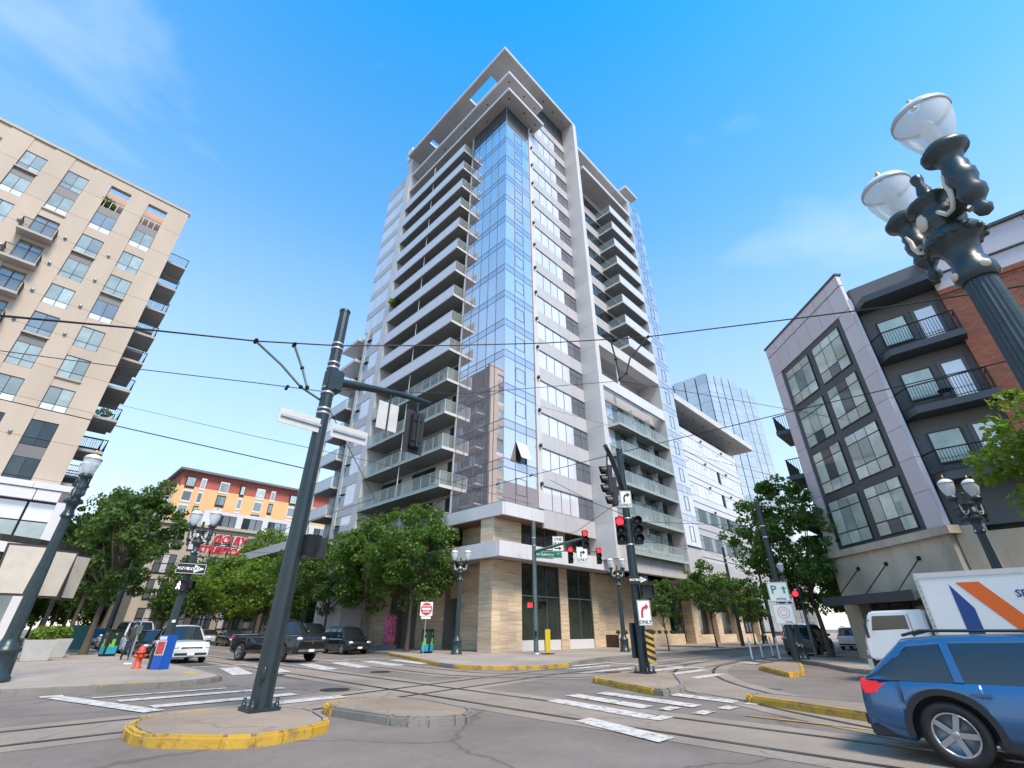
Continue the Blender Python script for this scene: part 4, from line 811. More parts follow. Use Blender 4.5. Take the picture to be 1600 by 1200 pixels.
def ped(parent, M, mode=None):
    h = ob('walk_signal', ('ped', lambda: MB().box(-.22, .22, -.22, .22, -.2, 0).box(-.22, .22, .19, .22, 0, .14).box(-.22, -.2, -.1, .22, 0, .12).box(.2, .22, -.1, .22, 0, .12)), sblk, parent, M, bevel=.012)
    if mode == 'walk': ob('walking_figure', MB().sphere((-.06, .14, .005), .03, 5, (1, 1, .2)).tube([(-.06, .1, .008), (-.08, 0, .008), (-.13, -.14, .008)], .022, 5).tube([(-.08, 0, .008), (-.02, -.06, .008), (-.02, -.15, .008)], .022, 5).tube([(-.06, .09, .008), (.0, .03, .008)], .016, 5).tube([(-.06, .09, .008), (-.13, .03, .008)], .016, 5), walkl, h, M)
    if mode == 'hand': ob('red_hand', MB().box(-.12, .02, -.13, .05, .002, .01).box(-.12, -.09, .05, .14, .002, .01).box(-.075, -.045, .05, .16, .002, .01).box(-.03, -.0, .05, .13, .002, .01).box(.06, .1, -.12, .14, .002, .01).box(.13, .17, -.12, .14, .002, .01), redl, h, M)
    return h
def band(parent, x, y, z, r): ob('clamp_band', ('cb%.2f' % r, lambda: MB().lathe([(r, -.03), (r+.012, -.03), (r+.012, .03), (r, .03)], 16, caps=False)), galv, parent, T(x, y, z))
def steel_pole(x, y, h, label, r0=.17, r1=.12, grp='dark steel poles', bands=(), m=None, n=10, base=True):
    t = thing('utility_pole', label, 'pole', T(x, y, .15), grp); m = m or pole
    ob('shaft', MB().tube([(x, y, .15), (x, y, h)], [r0, r1], n, n > 12), m, t, I4); ob('cap', MB().lathe([(r1+.015, 0), (r1+.015, .06), (.05, .1)], 12), m, t, T(x, y, h))
    if base:
        ob('base_plate', MB().box(x-.29, x+.29, y-.29, y+.29, .15, .21), m, t, I4, bevel=.01)
        for a, b in ((-1, -1), (-1, 1), (1, -1), (1, 1)): ob('bolt', ('bolt', lambda: MB().lathe([(.045, .06), (.045, .13), (.03, .13), (.03, .2)], 6)), m, t, T(x+a*.22, y+b*.22, .15))
    for z in bands: band(t, x, y, z, r0+(r1-r0)*(z/h)+.004)
    return t
p1 = steel_pole(4.13, 10.75, 9.45, 'dark steel signal pole on the near left island, in front of the tower', .2, .135, None, (8.35, 8.2, 7.75, 7.6, 7.0, 6.85, 6.4, 6.28), n=12)
ob('mast_arm', MB().tube([(4.2, 10.75, 7.25), (5.0, 10.75, 7.4), (6.2, 10.75, 7.6), (7.3, 10.75, 7.68)], [.12, .11, .09, .07], 10), pole, p1, I4); ob('arm_bracket', MB().box(4.0, 4.42, 10.58, 10.92, 6.95, 7.55), pole, p1, I4, bevel=.03)
A1 = facing(6.88, 10.86, 6.62, 90); signal(p1, A1, back=True); ob('hanger', MB().tube([(6.88, 10.75, 7.65), (6.88, 10.75, 7.1)], .03, 6), pole, p1, I4)
ob('hanger', MB().tube([(5.92, 10.72, 7.55), (5.92, 10.72, 6.35)], .025, 6), pole, p1, I4); B('sign_back', 5.6, 6.24, 10.74, 10.76, 6.38, 7.2, alum, p1)
for c, w in (((3.6, 10.62), 1.05), ((4.85, 10.62), 1.0)):
    s = B('street_sign_back', c[0]-w/2, c[0]+w/2, c[1]-.01, c[1]+.01, 5.72, 6.08, alum, p1); B('sign_rail', c[0]-w/2+.05, c[0]+w/2-.05, c[1]-.05, c[1]-.01, 5.87, 5.93, galv, s)
ped(p1, facing(4.42, 10.65, 3.12, 10)); ped(p1, facing(4.62, 10.85, 3.12, 80)); ob('hand_hole_cover', MB().sphere((4.0, 10.55, .75), .13, 6, (.3, .3, 1)), pole, p1, I4)
p2 = steel_pole(16.56, 9.79, 8.3, 'dark signal pole on the yellow kerbed island right of centre', .19, .13, None, (6.2, 6.05, 5.4, 4.4), n=12)
ob('mast_arm', MB().tube([(16.5, 9.76, 6.3), (15.6, 9.4, 6.9), (14.4, 8.9, 7.25), (13.5, 8.52, 7.35)], [.12, .11, .095, .08], 10), pole, p2, I4)
for (x, y, z) in ((14.15, 8.95, 6.3), (14.85, 9.25, 6.05)): signal(p2, facing(x-.1, y, z, 135)); ob('hanger', MB().tube([(x, y, z+.5), (x, y-.05, z+1.0)], .03, 6), pole, p2, I4)
signal(p2, facing(16.3, 9.98, 4.95, 215), 1); signal(p2, facing(16.72, 9.45, 4.95, 225))
s = plate('turn_sign', p2, facing(15.9, 9.35, 6.0, 225), .44, .66, sgn_w, [('ONLY', .14, 0, -.23, sgn_k)], (.012, sgn_k)); shape(s, facing(15.9, 9.35, 6.0, 225), [(-.1, -.12), (-.04, -.12), (-.04, .05), (.0, .12), (.06, .13), (.06, .07), (.17, .17), (.06, .27), (.06, .2), (-.04, .18), (-.1, .06)], sgn_k)
F2 = facing(16.42, 9.55, 3.12, 222); s = plate('one_way_sign', p2, F2 @ T(0, 0, .06), .7, .28, sgn_k, [('ONE WAY', .11, -.05, 0, sgn_k)]); shape(s, F2 @ T(-.0, 0, .062), [(x*.64, y*.34) for x, y in ARROW], sgn_w, .001)
ped(p2, facing(16.5, 9.25, 2.72, 222)); F3 = facing(16.42, 9.53, 2.02, 222)
s = plate('turn_sign', p2, F3 @ T(.05, 0, .1), .46, .82, sgn_w, [('ONLY', .16, 0, -.3, sgn_k)], (.012, sgn_k)); shape(s, F3 @ T(.05, 0, .1), [(-.13, -.16), (-.06, -.16), (-.05, .02), (.0, .12), (.06, .14), (.06, .08), (.17, .2), (.06, .3), (.06, .23), (-.06, .18), (-.12, .04)], sgn_r)
s = plate('hazard_marker', p2, F3 @ T(.12, -1.0, .08), .3, .95, sgn_k)
for i in range(5): shape(s, F3 @ T(.12, -1.0, .08), [(-.14, .42-i*.2), (.14, .3-i*.2), (.14, .2-i*.2), (-.14, .32-i*.2)], yel, .002, 'stripe')
ob('control_box', MB().box(16.36, 16.6, 9.98, 10.12, .6, 1.7), pole, p2, I4, bevel=.02)
# pole with the street name sign
p3 = steel_pole(24.21, 21.7, 8.0, 'grey green signal pole with green street name sign at the stone corner', .15, .13, None, (7.0, 6.5), poleg, 14, False)
ob('base_flange', MB().lathe([(.3, .15), (.3, .2), (.18, .24)], 16), galv, p3, T(24.21, 21.7, 0))
Fs = facing(25.15, 21.35, 6.0, 235); s = plate('street_name_sign', p3, Fs, 2.1, .42, sgn_g, [('NW', .15, -.62, -.02, sgn_w), ('Lovejoy', .28, .05, 0, sgn_w), ('St', .13, .78, .06, sgn_w)], (.012, sgn_w)); ob('bracket', MB().tube([(24.25, 21.65, 5.75), (25.6, 21.2, 5.76)], .03, 6), poleg, p3, I4)
ob('mast_arm', MB().tube([(24.21, 21.7, 6.1), (24.1, 20.0, 6.25), (23.7, 17.2, 6.4)], [.1, .09, .06], 10), poleg, p3, I4)
ob('cross_arm', MB().tube([(24.3, 21.6, 6.2), (28.0, 19.1, 6.22)], .04, 6), sblk, p3, I4)
Fo = facing(25.2, 20.4, 6.6, 225); s = plate('one_way_sign', p3, Fo, .72, .95, sgn_w, [('ONE', .27, 0, .28, sgn_k), ('WAY', .27, 0, .0, sgn_k)], (.012, sgn_k)); shape(s, Fo @ T(0, -.3, 0), [(x*.5, y*.4) for x, y in ARROW], sgn_k)
signal(p3, facing(26.2, 20.15, 5.95, 225), 1); signal(p3, facing(23.65, 17.0, 6.3, 228), 1); signal(p3, facing(27.9, 19.0, 5.95, 225), 1)
Ft = facing(26.9, 19.7, 6.0, 225); s = plate('turn_sign', p3, Ft, .75, 1.0, sgn_w, [('ONLY', .25, 0, -.34, sgn_k)], (.012, sgn_k)); shape(s, Ft, [(-.12, -.16), (-.04, -.16), (-.04, .1), (.06, .1), (.06, 0), (.22, .15), (.06, .3), (.06, .2), (-.12, .2)], sgn_k)
ped(p3, facing(23.85, 21.85, 2.85, 225), 'hand'); ped(p3, facing(24.55, 21.35, 2.85, 260)); ob('push_button_box', MB().box(24.0, 24.1, 21.5, 21.62, 1.1, 1.4), blkp, p3, I4)
# signs on the twin lamp at left
Fl = facing(5.5, 25.7, 3.9, 262); s = plate('one_way_sign', lp, Fl @ T(.05, 0, 0), 1.15, .44, sgn_k, [('ONE WAY', .2, -.1, 0, sgn_k)], (.015, sgn_w)); shape(s, Fl @ T(.05, 0, 0), [(x*1.02, y*.55) for x, y in ARROW], sgn_w, .0015)
ped(lp, facing(5.35, 25.75, 3.2, 262), 'walk'); ped(lp, facing(5.8, 26.0, 3.2, 330)); B('sticker', 5.47, 5.6, 25.8, 25.82, 1.75, 1.85, sgn_w, lp)
# overhead line poles along the street
steel_pole(48.6, 18.4, 8.6, 'dark overhead line pole between the young street trees', .17, .12, 'overhead line poles', (7.6, 7.2), base=False)
steel_pole(58.0, 18.6, 8.6, 'farther dark overhead line pole past the young street trees', .17, .12, 'overhead line poles', (7.6, 7.2), base=False)
p4 = steel_pole(28.7, 8.42, 7.95, 'dark pole carrying the green parking sign in front of the big tree', .17, .13, None, (6.6, 6.0), n=12, base=False)
Fp = facing(28.45, 8.38, 2.9, 200); sgn_t = mat('sign_teal', (.01, .25, .17), .5)
s = plate('parking_sign', p4, Fp @ T(0, .32, 0), .95, .95, sgn_w, [('P', .55, -.2, .1, sgn_t), ('parking', .15, .05, -.32, sgn_t)], (.02, sgn_t)); shape(s, Fp @ T(.27, .42, 0), [(y*.4, x*.35) for x, y in ARROW][::-1], sgn_t)
s = plate('round_emblem_sign', p4, Fp @ T(0, -.72, 0), .95, .95, sgn_w, [('PLACE', .1, .15, -.36, sgn_k)], (.02, sgn_t)); ob('ring', MB().lathe([(.27, .003), (.27, .006), (.25, .006), (.25, .003)], 28, caps=False), sgn_r, s, Fp @ T(0, -.65, 0)); ob('ring', MB().lathe([(.15, .003), (.15, .006), (.135, .006)], 20, caps=False), sgn_r, s, Fp @ T(0, -.65, 0))
steel_pole(6.2, 47.0, 9.6, 'dark overhead line pole among the trees on the left walk', .19, .13, 'overhead line poles', (8.4, 7.0), base=False)
p6 = steel_pole(33.0, 8.6, 5.2, 'slim grey signal post behind the parking sign', .09, .08, None, (), poleg, 10, False); signal(p6, facing(32.7, 8.75, 3.0, 200), 1)
# ------------------------------------------------------------------ overhead wires
def wirething(pts, label, r=.014, nodes=()):
    t = tag(ob('overhead_wire', MB().tube(pts, r, 6), wire, None, I4), label, 'wire', 'overhead wires')
    for p in nodes: ob('insulator', ('ins', lambda: MB().lathe([(.02, -.09), (.045, -.05), (.02, 0), (.045, .05), (.02, .09)], 8)), bal_d, t, T(*p) @ RX(R(70)))
    return t
wirething([(-1.69, 8.84, 5.3), (-.05, 10.5, 6.7), (2.26, 11.07, 7.75), (4.13, 10.73, 8.33), (7.35, 10.11, 9.55), (10.31, 8.56, 10.32), (12.65, 6.0, 10.48), (13.89, 1.75, 9.73), (13.98, -.75, 8.95), (12.6, -3.21, 7.51)], 'thick black span wire crossing the whole sky at mid height', .02, ((2.26, 11.07, 7.75), (3.11, 10.97, 7.99)))
wirething([(-2.7, 15.77, 7.46), (.28, 14.0, 7.36), (2.68, 11.7, 6.98), (4.09, 10.75, 6.9)], 'thin wire from the tan block to the near left pole', .011, ((3.3, 11.3, 6.93),))
wirething([(4.2, 10.72, 7.0), (8.66, 11.0, 8.6), (14.5, 8.2, 10.3), (18.65, 7.23, 11.0), (25.6, 4.56, 11.5), (29.87, 2.82, 11.7)], 'thin wire from the near left pole to the grey corner building', .012)
wirething([(1.18, 39.98, 15.41), (6.25, 24.21, 10.04), (6.62, 18.87, 8.23), (13.95, 21.94, 9.51), (22.26, 20.11, 8.7)], 'faint wire falling from the tan block towards the tower base', .012)
wirething([(-2.29, 15.83, 6.43), (.53, 13.99, 5.84), (3.25, 12.07, 5.24), (4.01, 10.88, 4.87)], 'lower wire from the left edge to the near left pole', .013)
wirething([(13.97, 26.55, 5.56), (13.39, 17.46, 7.1), (14.86, 13.39, 7.59), (15.34, 8.42, 7.68), (14.76, 2.67, 7.26), (14.0, .33, 6.87), (11.85, -1.91, 5.96)], 'dark trolley wire rising from the street trees towards the right', .014, ((14.3, 15.0, 7.4), (14.86, 13.39, 7.59)))
wirething([(22.66, 19.66, 15.83), (25.87, 15.19, 13.76), (29.93, 11.32, 11.65), (35.18, 7.65, 10.37)], 'faint wire slanting down across the white wing', .012)
wirething([(16.6, 9.7, 6.3), (20.02, 14.97, 6.0), (24.2, 21.6, 6.9)], 'wire between the island pole and the street name pole', .012)
wirething([(16.96, 14.02, 7.95), (16.3, 11.09, 6.2), (16.6, 9.75, 5.5)], 'short guy wire down to the island pole', .012)
wirething([(16.69, 9.69, 4.56), (33.0, 14.3, 6.6), (48.6, 18.4, 7.6)], 'wire from the island pole to the poles down the street', .014)
wirething([(16.6, 9.7, 5.3), (28.7, 8.4, 6.6)], 'wire from the island pole to the parking sign pole', .012)
wirething([(48.6, 18.4, 7.4), (36, 12.5, 6.4), (28.7, 8.42, 6.8)], 'cross wire over the right-hand street', .014)
wirething([(58, 18.6, 7.4), (42, 13.0, 6.6), (33, 8.6, 5.1)], 'farther cross wire over the right-hand street', .014)
wirething([(6.2, 47, 8.2), (12, 46.5, 7.4), (19.5, 46, 7.8)], 'cross wire over the left-hand street by the trees', .014)
wirething([(6.2, 47, 7.0), (9.6, 46.5, 6.3), (9.6, 80, 6.3)], 'trolley wire over the left-hand street', .014)
wirething([(4.1, 10.8, 6.7), (9.3, 17, 6.2), (9.6, 30, 6.3), (9.6, 46.5, 6.3)], 'trolley wire running from the near left pole up the left-hand street', .013)
for pts, lab in (([(2.26, 11.07, 7.75), (2.98, 11.11, 7.39), (3.48, 10.85, 6.85), (4.11, 10.85, 6.65)], 'longer curved bridle arm on the span wire left of the near pole'), ([(3.11, 10.97, 7.99), (3.44, 10.97, 7.43), (3.62, 10.81, 6.88)], 'shorter curved bridle arm on the span wire left of the near pole'),
                 ([(11.95, 6.9, 10.5), (13.05, 7.4, 10.36), (14.37, 8.1, 10.3)], 'left curved bridle arm on the span wire before the tower'), ([(12.72, 5.84, 10.47), (13.2, 6.9, 10.25), (14.08, 7.61, 10.25), (14.4, 8.12, 10.3)], 'right curved bridle arm on the span wire before the tower')):
    t = tag(ob('bridle_arm', MB().tube(pts, .03, 8), poleg, None, I4), lab, 'bridle', 'bridle arms')
    for p in (pts[0], pts[-1], pts[-2]): ob('insulator', ('ins2', lambda: MB().sphere((0, 0, 0), .055, 5)), bal_d, t, T(*p))
# ------------------------------------------------------------------ vehicles
def interp(pl, x):
    for (x0, y0), (x1, y1) in zip(pl, pl[1:]):
        if x <= x1: return y0+(y1-y0)*max(0, (x-x0))/max(1e-6, x1-x0)
    return pl[-1][1]
def wheel_mesh(r, w): return lambda: MB().lathe([(r*.66, -w/2), (r*.9, -w/2), (r*.985, -w*.36), (r, -w*.2), (r, w*.2), (r*.985, w*.36), (r*.9, w/2), (r*.66, w/2), (r*.64, w*.3), (r*.64, -w*.3), (r*.66, -w/2)], 28)
def rim_mesh(r, w):
    def f():
        m = MB().lathe([(r*.67, w*.1), (r*.67, w*.5), (r*.62, w*.5), (r*.6, w*.2), (r*.1, w*.15)], 24)
        m.lathe([(r*.16, w*.2), (r*.16, w*.45), (r*.05, w*.5)], 12)
        for i in range(5): m.m = RZ(i*2*math.pi/5); m.box(r*.1, r*.63, -r*.085, r*.085, w*.3, w*.47)
        return m
    return f
PROF = {
 'wagon': dict(top=[(-1, .5), (-.99, .60), (-.95, .645), (-.4, .65), (.38, .645), (.46, .63), (.86, .56), (.96, .5), (.995, .42), (1, .36)], gh=[(-.94, .645), (-.72, .95), (-.5, .985), (-.1, 1), (.08, .97), (.46, .63)]),  # belt/hood line, greenhouse, both as fractions of half length and of height
 'suv': dict(top=[(-1, .5), (-.99, .57), (-.95, .6), (-.4, .605), (.42, .6), (.5, .585), (.86, .54), (.96, .49), (.995, .42), (1, .36)], gh=[(-.955, .6), (-.8, .955), (-.5, 1), (.0, .995), (.16, .965), (.50, .585)]),
 'sedan': dict(top=[(-1, .52), (-.98, .64), (-.93, .67), (-.62, .68), (.35, .645), (.5, .62), (.85, .56), (.96, .5), (1, .38)], gh=[(-.78, .67), (-.42, .955), (-.15, 1), (.08, .98), (.48, .62)]),
 'box': dict(top=[(-1, .5), (-.99, .58), (-.96, .6), (.5, .6), (.58, .58), (.93, .53), (.985, .47), (1, .36)], gh=[(-.975, .6), (-.93, .95), (-.7, 1), (.25, .985), (.3, .96), (.56, .59)]),
 'pickup': dict(top=[(-1, .58), (-.99, .63), (-.3, .64), (-.28, .64), (.42, .64), (.5, .635), (.93, .61), (.985, .56), (1, .44)], gh=[(-.16, .64), (-.1, .95), (.0, 1), (.2, .99), (.28, .96), (.47, .635)]),
 'van': dict(top=[(-1, .45), (-.99, .55), (.6, .55), (.7, .53), (.93, .47), (1, .34)], gh=[(-.985, .55), (-.96, .96), (-.8, 1), (.4, .99), (.48, .96), (.75, .52)])}
def vehicle(name, label, cat, x, y, az, L_, Wd, H, paint, kind, grp=None, r=.34, wb=.6, clad=False, lights_on=False):
    M = T(x, y, 0) @ RZ(R(az)); t = thing(name, label, cat, M, grp); P = PROF[kind]; h = L_/2; top = [(a*h, b*H) for a, b in P['top']]; gh = [(a*h, b*H) for a, b in P['gh']]
    ax = [-h*wb*.98, h*wb]; ra = r+.065; cl = .23 if kind != 'pickup' else .36
    xs = sorted(set([round(-h+2*h*i/44, 3) for i in range(45)]+[round(c+s*ra*k, 3) for c in ax for s in (-1, 1) for k in (0, .3, .55, .75, .88, .96, .999, 1.001)]+[round(a, 3) for a, _ in top]))
    ring = []; n = 0; vs = []; fs = []
    for X in xs:
        e = abs(X)/h; w = Wd/2*(1-.035*e**2-.13*max(0, (e-.8)/.2)**2.2); zt = interp(top, X); zb = cl+.07*max(0, (e-.85)/.15)
        for c in ax:
            if abs(X-c) < ra: zb = max(zb, r+math.sqrt(ra*ra-(X-c)**2))
        zb = min(zb, zt-.06); d = zt-zb; half = [(w*.93, zb), (w*.985, zb+.12*d), (w, zb+.4*d), (w*.985, zb+.62*d), (w*.965, zb+.8*d), (w*.93, zt-.035), (w*.86, zt), (w*.45, zt+.02), (0, zt+.028)]
        pr = half+[(-a, b) for a, b in half[-2::-1]]; n = len(pr); vs += [(X, a, b) for a, b in pr]
    for i in range(len(xs)-1):
        for j in range(n-1): fs.append((i*n+j, (i+1)*n+j, (i+1)*n+j+1, i*n+j+1))
        fs.append((i*n+n-1, (i+1)*n+n-1, (i+1)*n, i*n))
    body = MB().add(vs, fs, True); body.add(vs[:n], [tuple(range(n))]).add(vs[-n:], [tuple(range(n))[::-1]]); ob('body', body, paint, t, M)
    # cabin glass, roof and pillars
    gx = sorted(set([round(gh[0][0]+(gh[-1][0]-gh[0][0])*i/26, 3) for i in range(27)]+[round(a, 3) for a, _ in gh])); vs = []; fs = []; wbt = Wd/2*.915
    def wr(X): z = interp(gh, X); b = interp(top, X); k = max(0, min(1, (z-b)/(H-b+1e-6))); return wbt-(wbt-Wd/2*.70)*k, z, b
    for X in gx:
        w, z, b = wr(X); pr = [(wbt, b-.03), ((wbt+w)/2+.012, (b+z)/2), (w, max(b-.02, z-.05)), (w*.86, max(b-.01, z-.008)), (w*.4, z+.01), (0, z+.014)]; pr += [(-a, q) for a, q in pr[-2::-1]]; n = len(pr); vs += [(X, a, q) for a, q in pr]
    for i in range(len(gx)-1):
        for j in range(n-1): fs.append((i*n+j, (i+1)*n+j, (i+1)*n+j+1, i*n+j+1))
    cab = ob('cabin_glass', MB().add(vs, fs, True), cglass, t, M)
    rx = [X for X in gx if gh[1][0]-.02 <= X <= gh[-2][0]+.02]; vs = []; fs = []
    for X in rx:
        w, z, b = wr(X); pr = [(w+.012, z-.07), (w+.014, z-.03), (w*.87, z+.012), (w*.4, z+.03), (0, z+.034)]; pr += [(-a, q) for a, q in pr[-2::-1]]; n = len(pr); vs += [(X, a, q) for a, q in pr]
    for i in range(len(rx)-1):
        for j in range(n-1): fs.append((i*n+j, (i+1)*n+j, (i+1)*n+j+1, i*n+j+1))
    ob('roof', MB().add(vs, fs, True), paint, t, M)
    (fx, fz), (bx, bz) = gh[-2], gh[1]
    def pillar(cols):
        k = len(cols[0]); ob('pillar', MB().add([p for c in cols for p in c], [(i*k+j, (i+1)*k+j, (i+1)*k+j+1, i*k+j+1) for i in range(len(cols)-1) for j in range(k-1)], True), paint if kind != 'sedan' else blkp, t, M)
    pwid = .085 if kind != 'sedan' else .06
    for s in (-1, 1):
        for x0, x1, wd0 in ((gh[-2][0]-.05, gh[-1][0]-.03, pwid), (gh[1][0]+.05, gh[0][0]+.03, pwid*1.6)):
            cols = []
            for i in range(9):
                X = x0+(x1-x0)*i/8; wd = wd0*(.22+.78*min(1, i/3)); ww, z, b = wr(X); f = min(.9, wd/max(.05, z-b)); cols.append([(X, s*ww*.86, max(b, z)+.006), (X, s*(ww+.008), max(b-.015, z-.045)), (X, s*(ww+(wbt-ww)*f+.016), max(b-.025, z-.05-wd))])
            pillar(cols)
        for q in ([.08] if kind == 'pickup' else ([-.06, -.5] if kind != 'sedan' else [-.12])):
            cols = []
            for dx in (-.045, .045):
                X = q*h+dx; ww, z, b = wr(X); cols.append([(X+.02, s*(wbt+.01), b-.02), (X, s*((wbt+ww)/2+.022), (b+z)/2), (X-.02, s*(ww+.014), z-.05)])
            pillar(cols)
    for s in (-1, 1):
        for i, c in enumerate(ax):
            A = M @ T(c, s*(Wd/2-.12), r) @ RX(R(-90*s)); w = ob('wheel', ('wh%.2f' % r, wheel_mesh(r, .22)), tyre, t, A); ob('rim', ('ri%.2f' % r, rim_mesh(r, .22)), rimm, w, A)
        zt = interp(top, h*.93); ob('headlamp', MB().sphere((h*.962, s*Wd*.355, zt-.14), .16, 7, (.7, 1.1, .55)), hlamp, t, M); zr = interp(top, -h*.95); ob('tail_lamp', MB().box(-h*.985, -h*.88, s*Wd*.385-.07, s*Wd*.385+.085*(1 if s > 0 else .8), zr-(.26 if kind == 'wagon' else .2), zr-.03).box(-h*.975, -h*(.80 if kind == 'wagon' else .9), s*Wd*.44-.03, s*Wd*.44+.055, zr-.2, zr-.05), tlamp, t, M, bevel=.02)
        xm = gh[-1][0]-.25; ob('mirror', MB().sphere((xm, s*(Wd/2+.08), interp(top, xm)+.1), .11, 6, (.6, 1, .7)), paint, t, M)
        for q in ((.0, -.42) if kind != 'pickup' else (.05,)): ob('door_handle', MB().box(q*h-.1, q*h+.1, s*Wd/2*.985-.02, s*Wd/2*.985+.03, interp(top, q*h)-.16, interp(top, q*h)-.125), chrome if kind == 'pickup' else paint, t, M)
        if clad:
            for c in ax:
                vs = []; fs = []
                for q in range(17):
                    a = R(-8+196*q/16); vs += [(c+ra*math.cos(a), s*(Wd/2+.004), r+ra*math.sin(a)), (c+(ra+.07)*math.cos(a), s*(Wd/2+.004), r+(ra+.07)*math.sin(a)), (c+ra*math.cos(a), s*(Wd/2-.12), r+ra*math.sin(a))]
                    if q: b = 3*q; fs += [(b-3, b-2, b+1, b), (b-1, b-3, b, b+2)]
                ob('arch_trim', MB().add(vs, fs), blkp, t, M)
    zf = interp(top, h*.97); ob('underbody', MB().box(-h*.9, h*.9, -Wd*.35, Wd*.35, cl+.02, .52*H), blkp, t, M)
    ob('grille', MB().box(h*.975, h*.995+.01, -Wd*.26, Wd*.26, zf-.3, zf-.06), blkp, t, M, bevel=.02); g_ = ob('front_bumper', MB().box(h*.96, h+.03, -Wd*.4, Wd*.4, cl+.1, cl+.27), chrome if kind == 'pickup' else blkp, t, M, bevel=.04); ob('number_plate', MB().box(h+.03, h+.04, -.16, .16, cl+.12, cl+.24), sgn_w, g_, M)
    g_ = ob('rear_bumper', MB().box(-h-.03, -h*.95, -Wd*.42, Wd*.42, cl+.08, cl+.27), blkp if kind != 'pickup' else chrome, t, M, bevel=.04); ob('number_plate', MB().box(-h*.995-.02, -h*.99, -.16, .16, cl+.42, cl+.56), sgn_w, t, M)
    if kind == 'pickup': ob('grille_bar', MB().box(h*.99, h+.02, -Wd*.27, Wd*.27, zf-.2, zf-.165).box(h*.99, h+.02, -.03, .03, zf-.3, zf-.06), chrome, t, M); ob('bed_opening', MB().box(-h*.96, -h*.2, -Wd*.38, Wd*.38, .64*H+.0, .64*H+.034), blkp, t, M)
    if kind in ('suv', 'box', 'wagon'): ob('roof_rail', MB().tube([(-h*.7, Wd*.3, H+.0), (-h*.6, Wd*.3, H+.06), (h*.0, Wd*.3, H+.06), (h*.1, Wd*.3, H)], .02, 5).tube([(-h*.7, -Wd*.3, H), (-h*.6, -Wd*.3, H+.06), (h*.0, -Wd*.3, H+.06), (h*.1, -Wd*.3, H)], .02, 5), blkp, t, M)
    return t, M
def paint(n, c, metal=.3): return mat('paint_'+n, c, .28, metal, .03, 2, coat=1., spec=.6)
pw, pk, pb, ps, pg = paint('white', (.72, .72, .71), 0), paint('black', (.012, .013, .015)), paint('blue', (.02, .105, .25), .35), paint('silver', (.42, .43, .44), .7), paint('dark_grey', (.05, .052, .055), .5)
bc, BM = vehicle('blue_car', 'blue compact wagon driving right in the near right corner', 'car', 9.72, -.32, -90, 4.45, 1.78, 1.42, pb, 'wagon', None, .345, .605, True)
for q in (-.02, .45): ob('door_seam', MB().box(q*2.2-.004, q*2.2+.004, -.893, -.86, .35, .86), blkp, bc, BM)
ob('side_sill', MB().box(-.95, .98, -.885, -.8, .22, .34), blkp, bc, BM, bevel=.02); ob('bumper_trim', MB().box(-2.2, -1.75, -.82, -.74, .24, .36), blkp, bc, BM, bevel=.02)
vehicle('pickup_truck', 'dark full-size pickup with chrome bumper driving towards the crossing behind the near pole', 'pickup', 11.35, 29.1, -76, 5.8, 2.0, 1.98, pk, 'pickup', None, .42, .6)
vehicle('parked_car', 'small boxy black car parked by the stone wall, nearest the corner', 'car', 17.95, 34.0, -90, 4.15, 1.8, 1.6, pk, 'box', 'cars parked on the tower side', .35, .62)
vehicle('parked_pickup', 'dark grey pickup parked behind the boxy black car', 'pickup', 17.9, 40.2, -90, 5.6, 1.98, 1.9, pg, 'pickup', 'cars parked on the tower side', .41)
vehicle('parked_car', 'dark sedan parked in the row behind the moving pickup', 'car', 17.9, 58, -90, 4.7, 1.8, 1.45, pg, 'sedan', 'cars parked on the tower side')
vehicle('parked_car', 'white sedan parked in the far row under the street trees', 'car', 17.9, 66, -90, 4.7, 1.83, 1.45, pw, 'sedan', 'cars parked on the tower side')
vehicle('parked_car', 'dark sport utility car with silver roof line, last in the far row', 'car', 17.9, 74.5, -90, 4.6, 1.85, 1.68, ps, 'suv', 'cars parked on the tower side', .36)
vehicle('parked_car', 'white sport utility car facing us beside the red hydrant', 'car', 7.55, 32.2, -90, 4.7, 1.86, 1.68, pw, 'suv', 'cars parked along the left walk', .36, .6, True)
vehicle('parked_car', 'small dark car with round headlamps parked behind the white sport utility car', 'car', 7.5, 38.8, -90, 3.9, 1.72, 1.45, pk, 'box', 'cars parked along the left walk', .31)
vehicle('parked_van', 'white van parked behind the small dark car', 'van', 7.6, 45.5, -90, 5.2, 1.95, 2.0, pw, 'van', 'cars parked along the left walk', .35)
vehicle('parked_car', 'white car parked behind the white van', 'car', 7.5, 52.5, -90, 4.5, 1.8, 1.5, pw, 'sedan', 'cars parked along the left walk')
vehicle('parked_car', 'silver car parked farthest along the left walk', 'car', 7.5, 60, -90, 4.5, 1.8, 1.6, ps, 'suv', 'cars parked along the left walk')
vehicle('black_suv', 'black sport utility car seen from behind beside the white posts', 'car', 38.4, 10.25, 0, 4.8, 1.95, 1.8, pk, 'suv', None, .38)
vehicle('white_car', 'white car farther along the right-hand street behind the truck cab', 'car', 52, 10.2, 0, 4.8, 1.9, 1.65, pw, 'suv', None, .36)
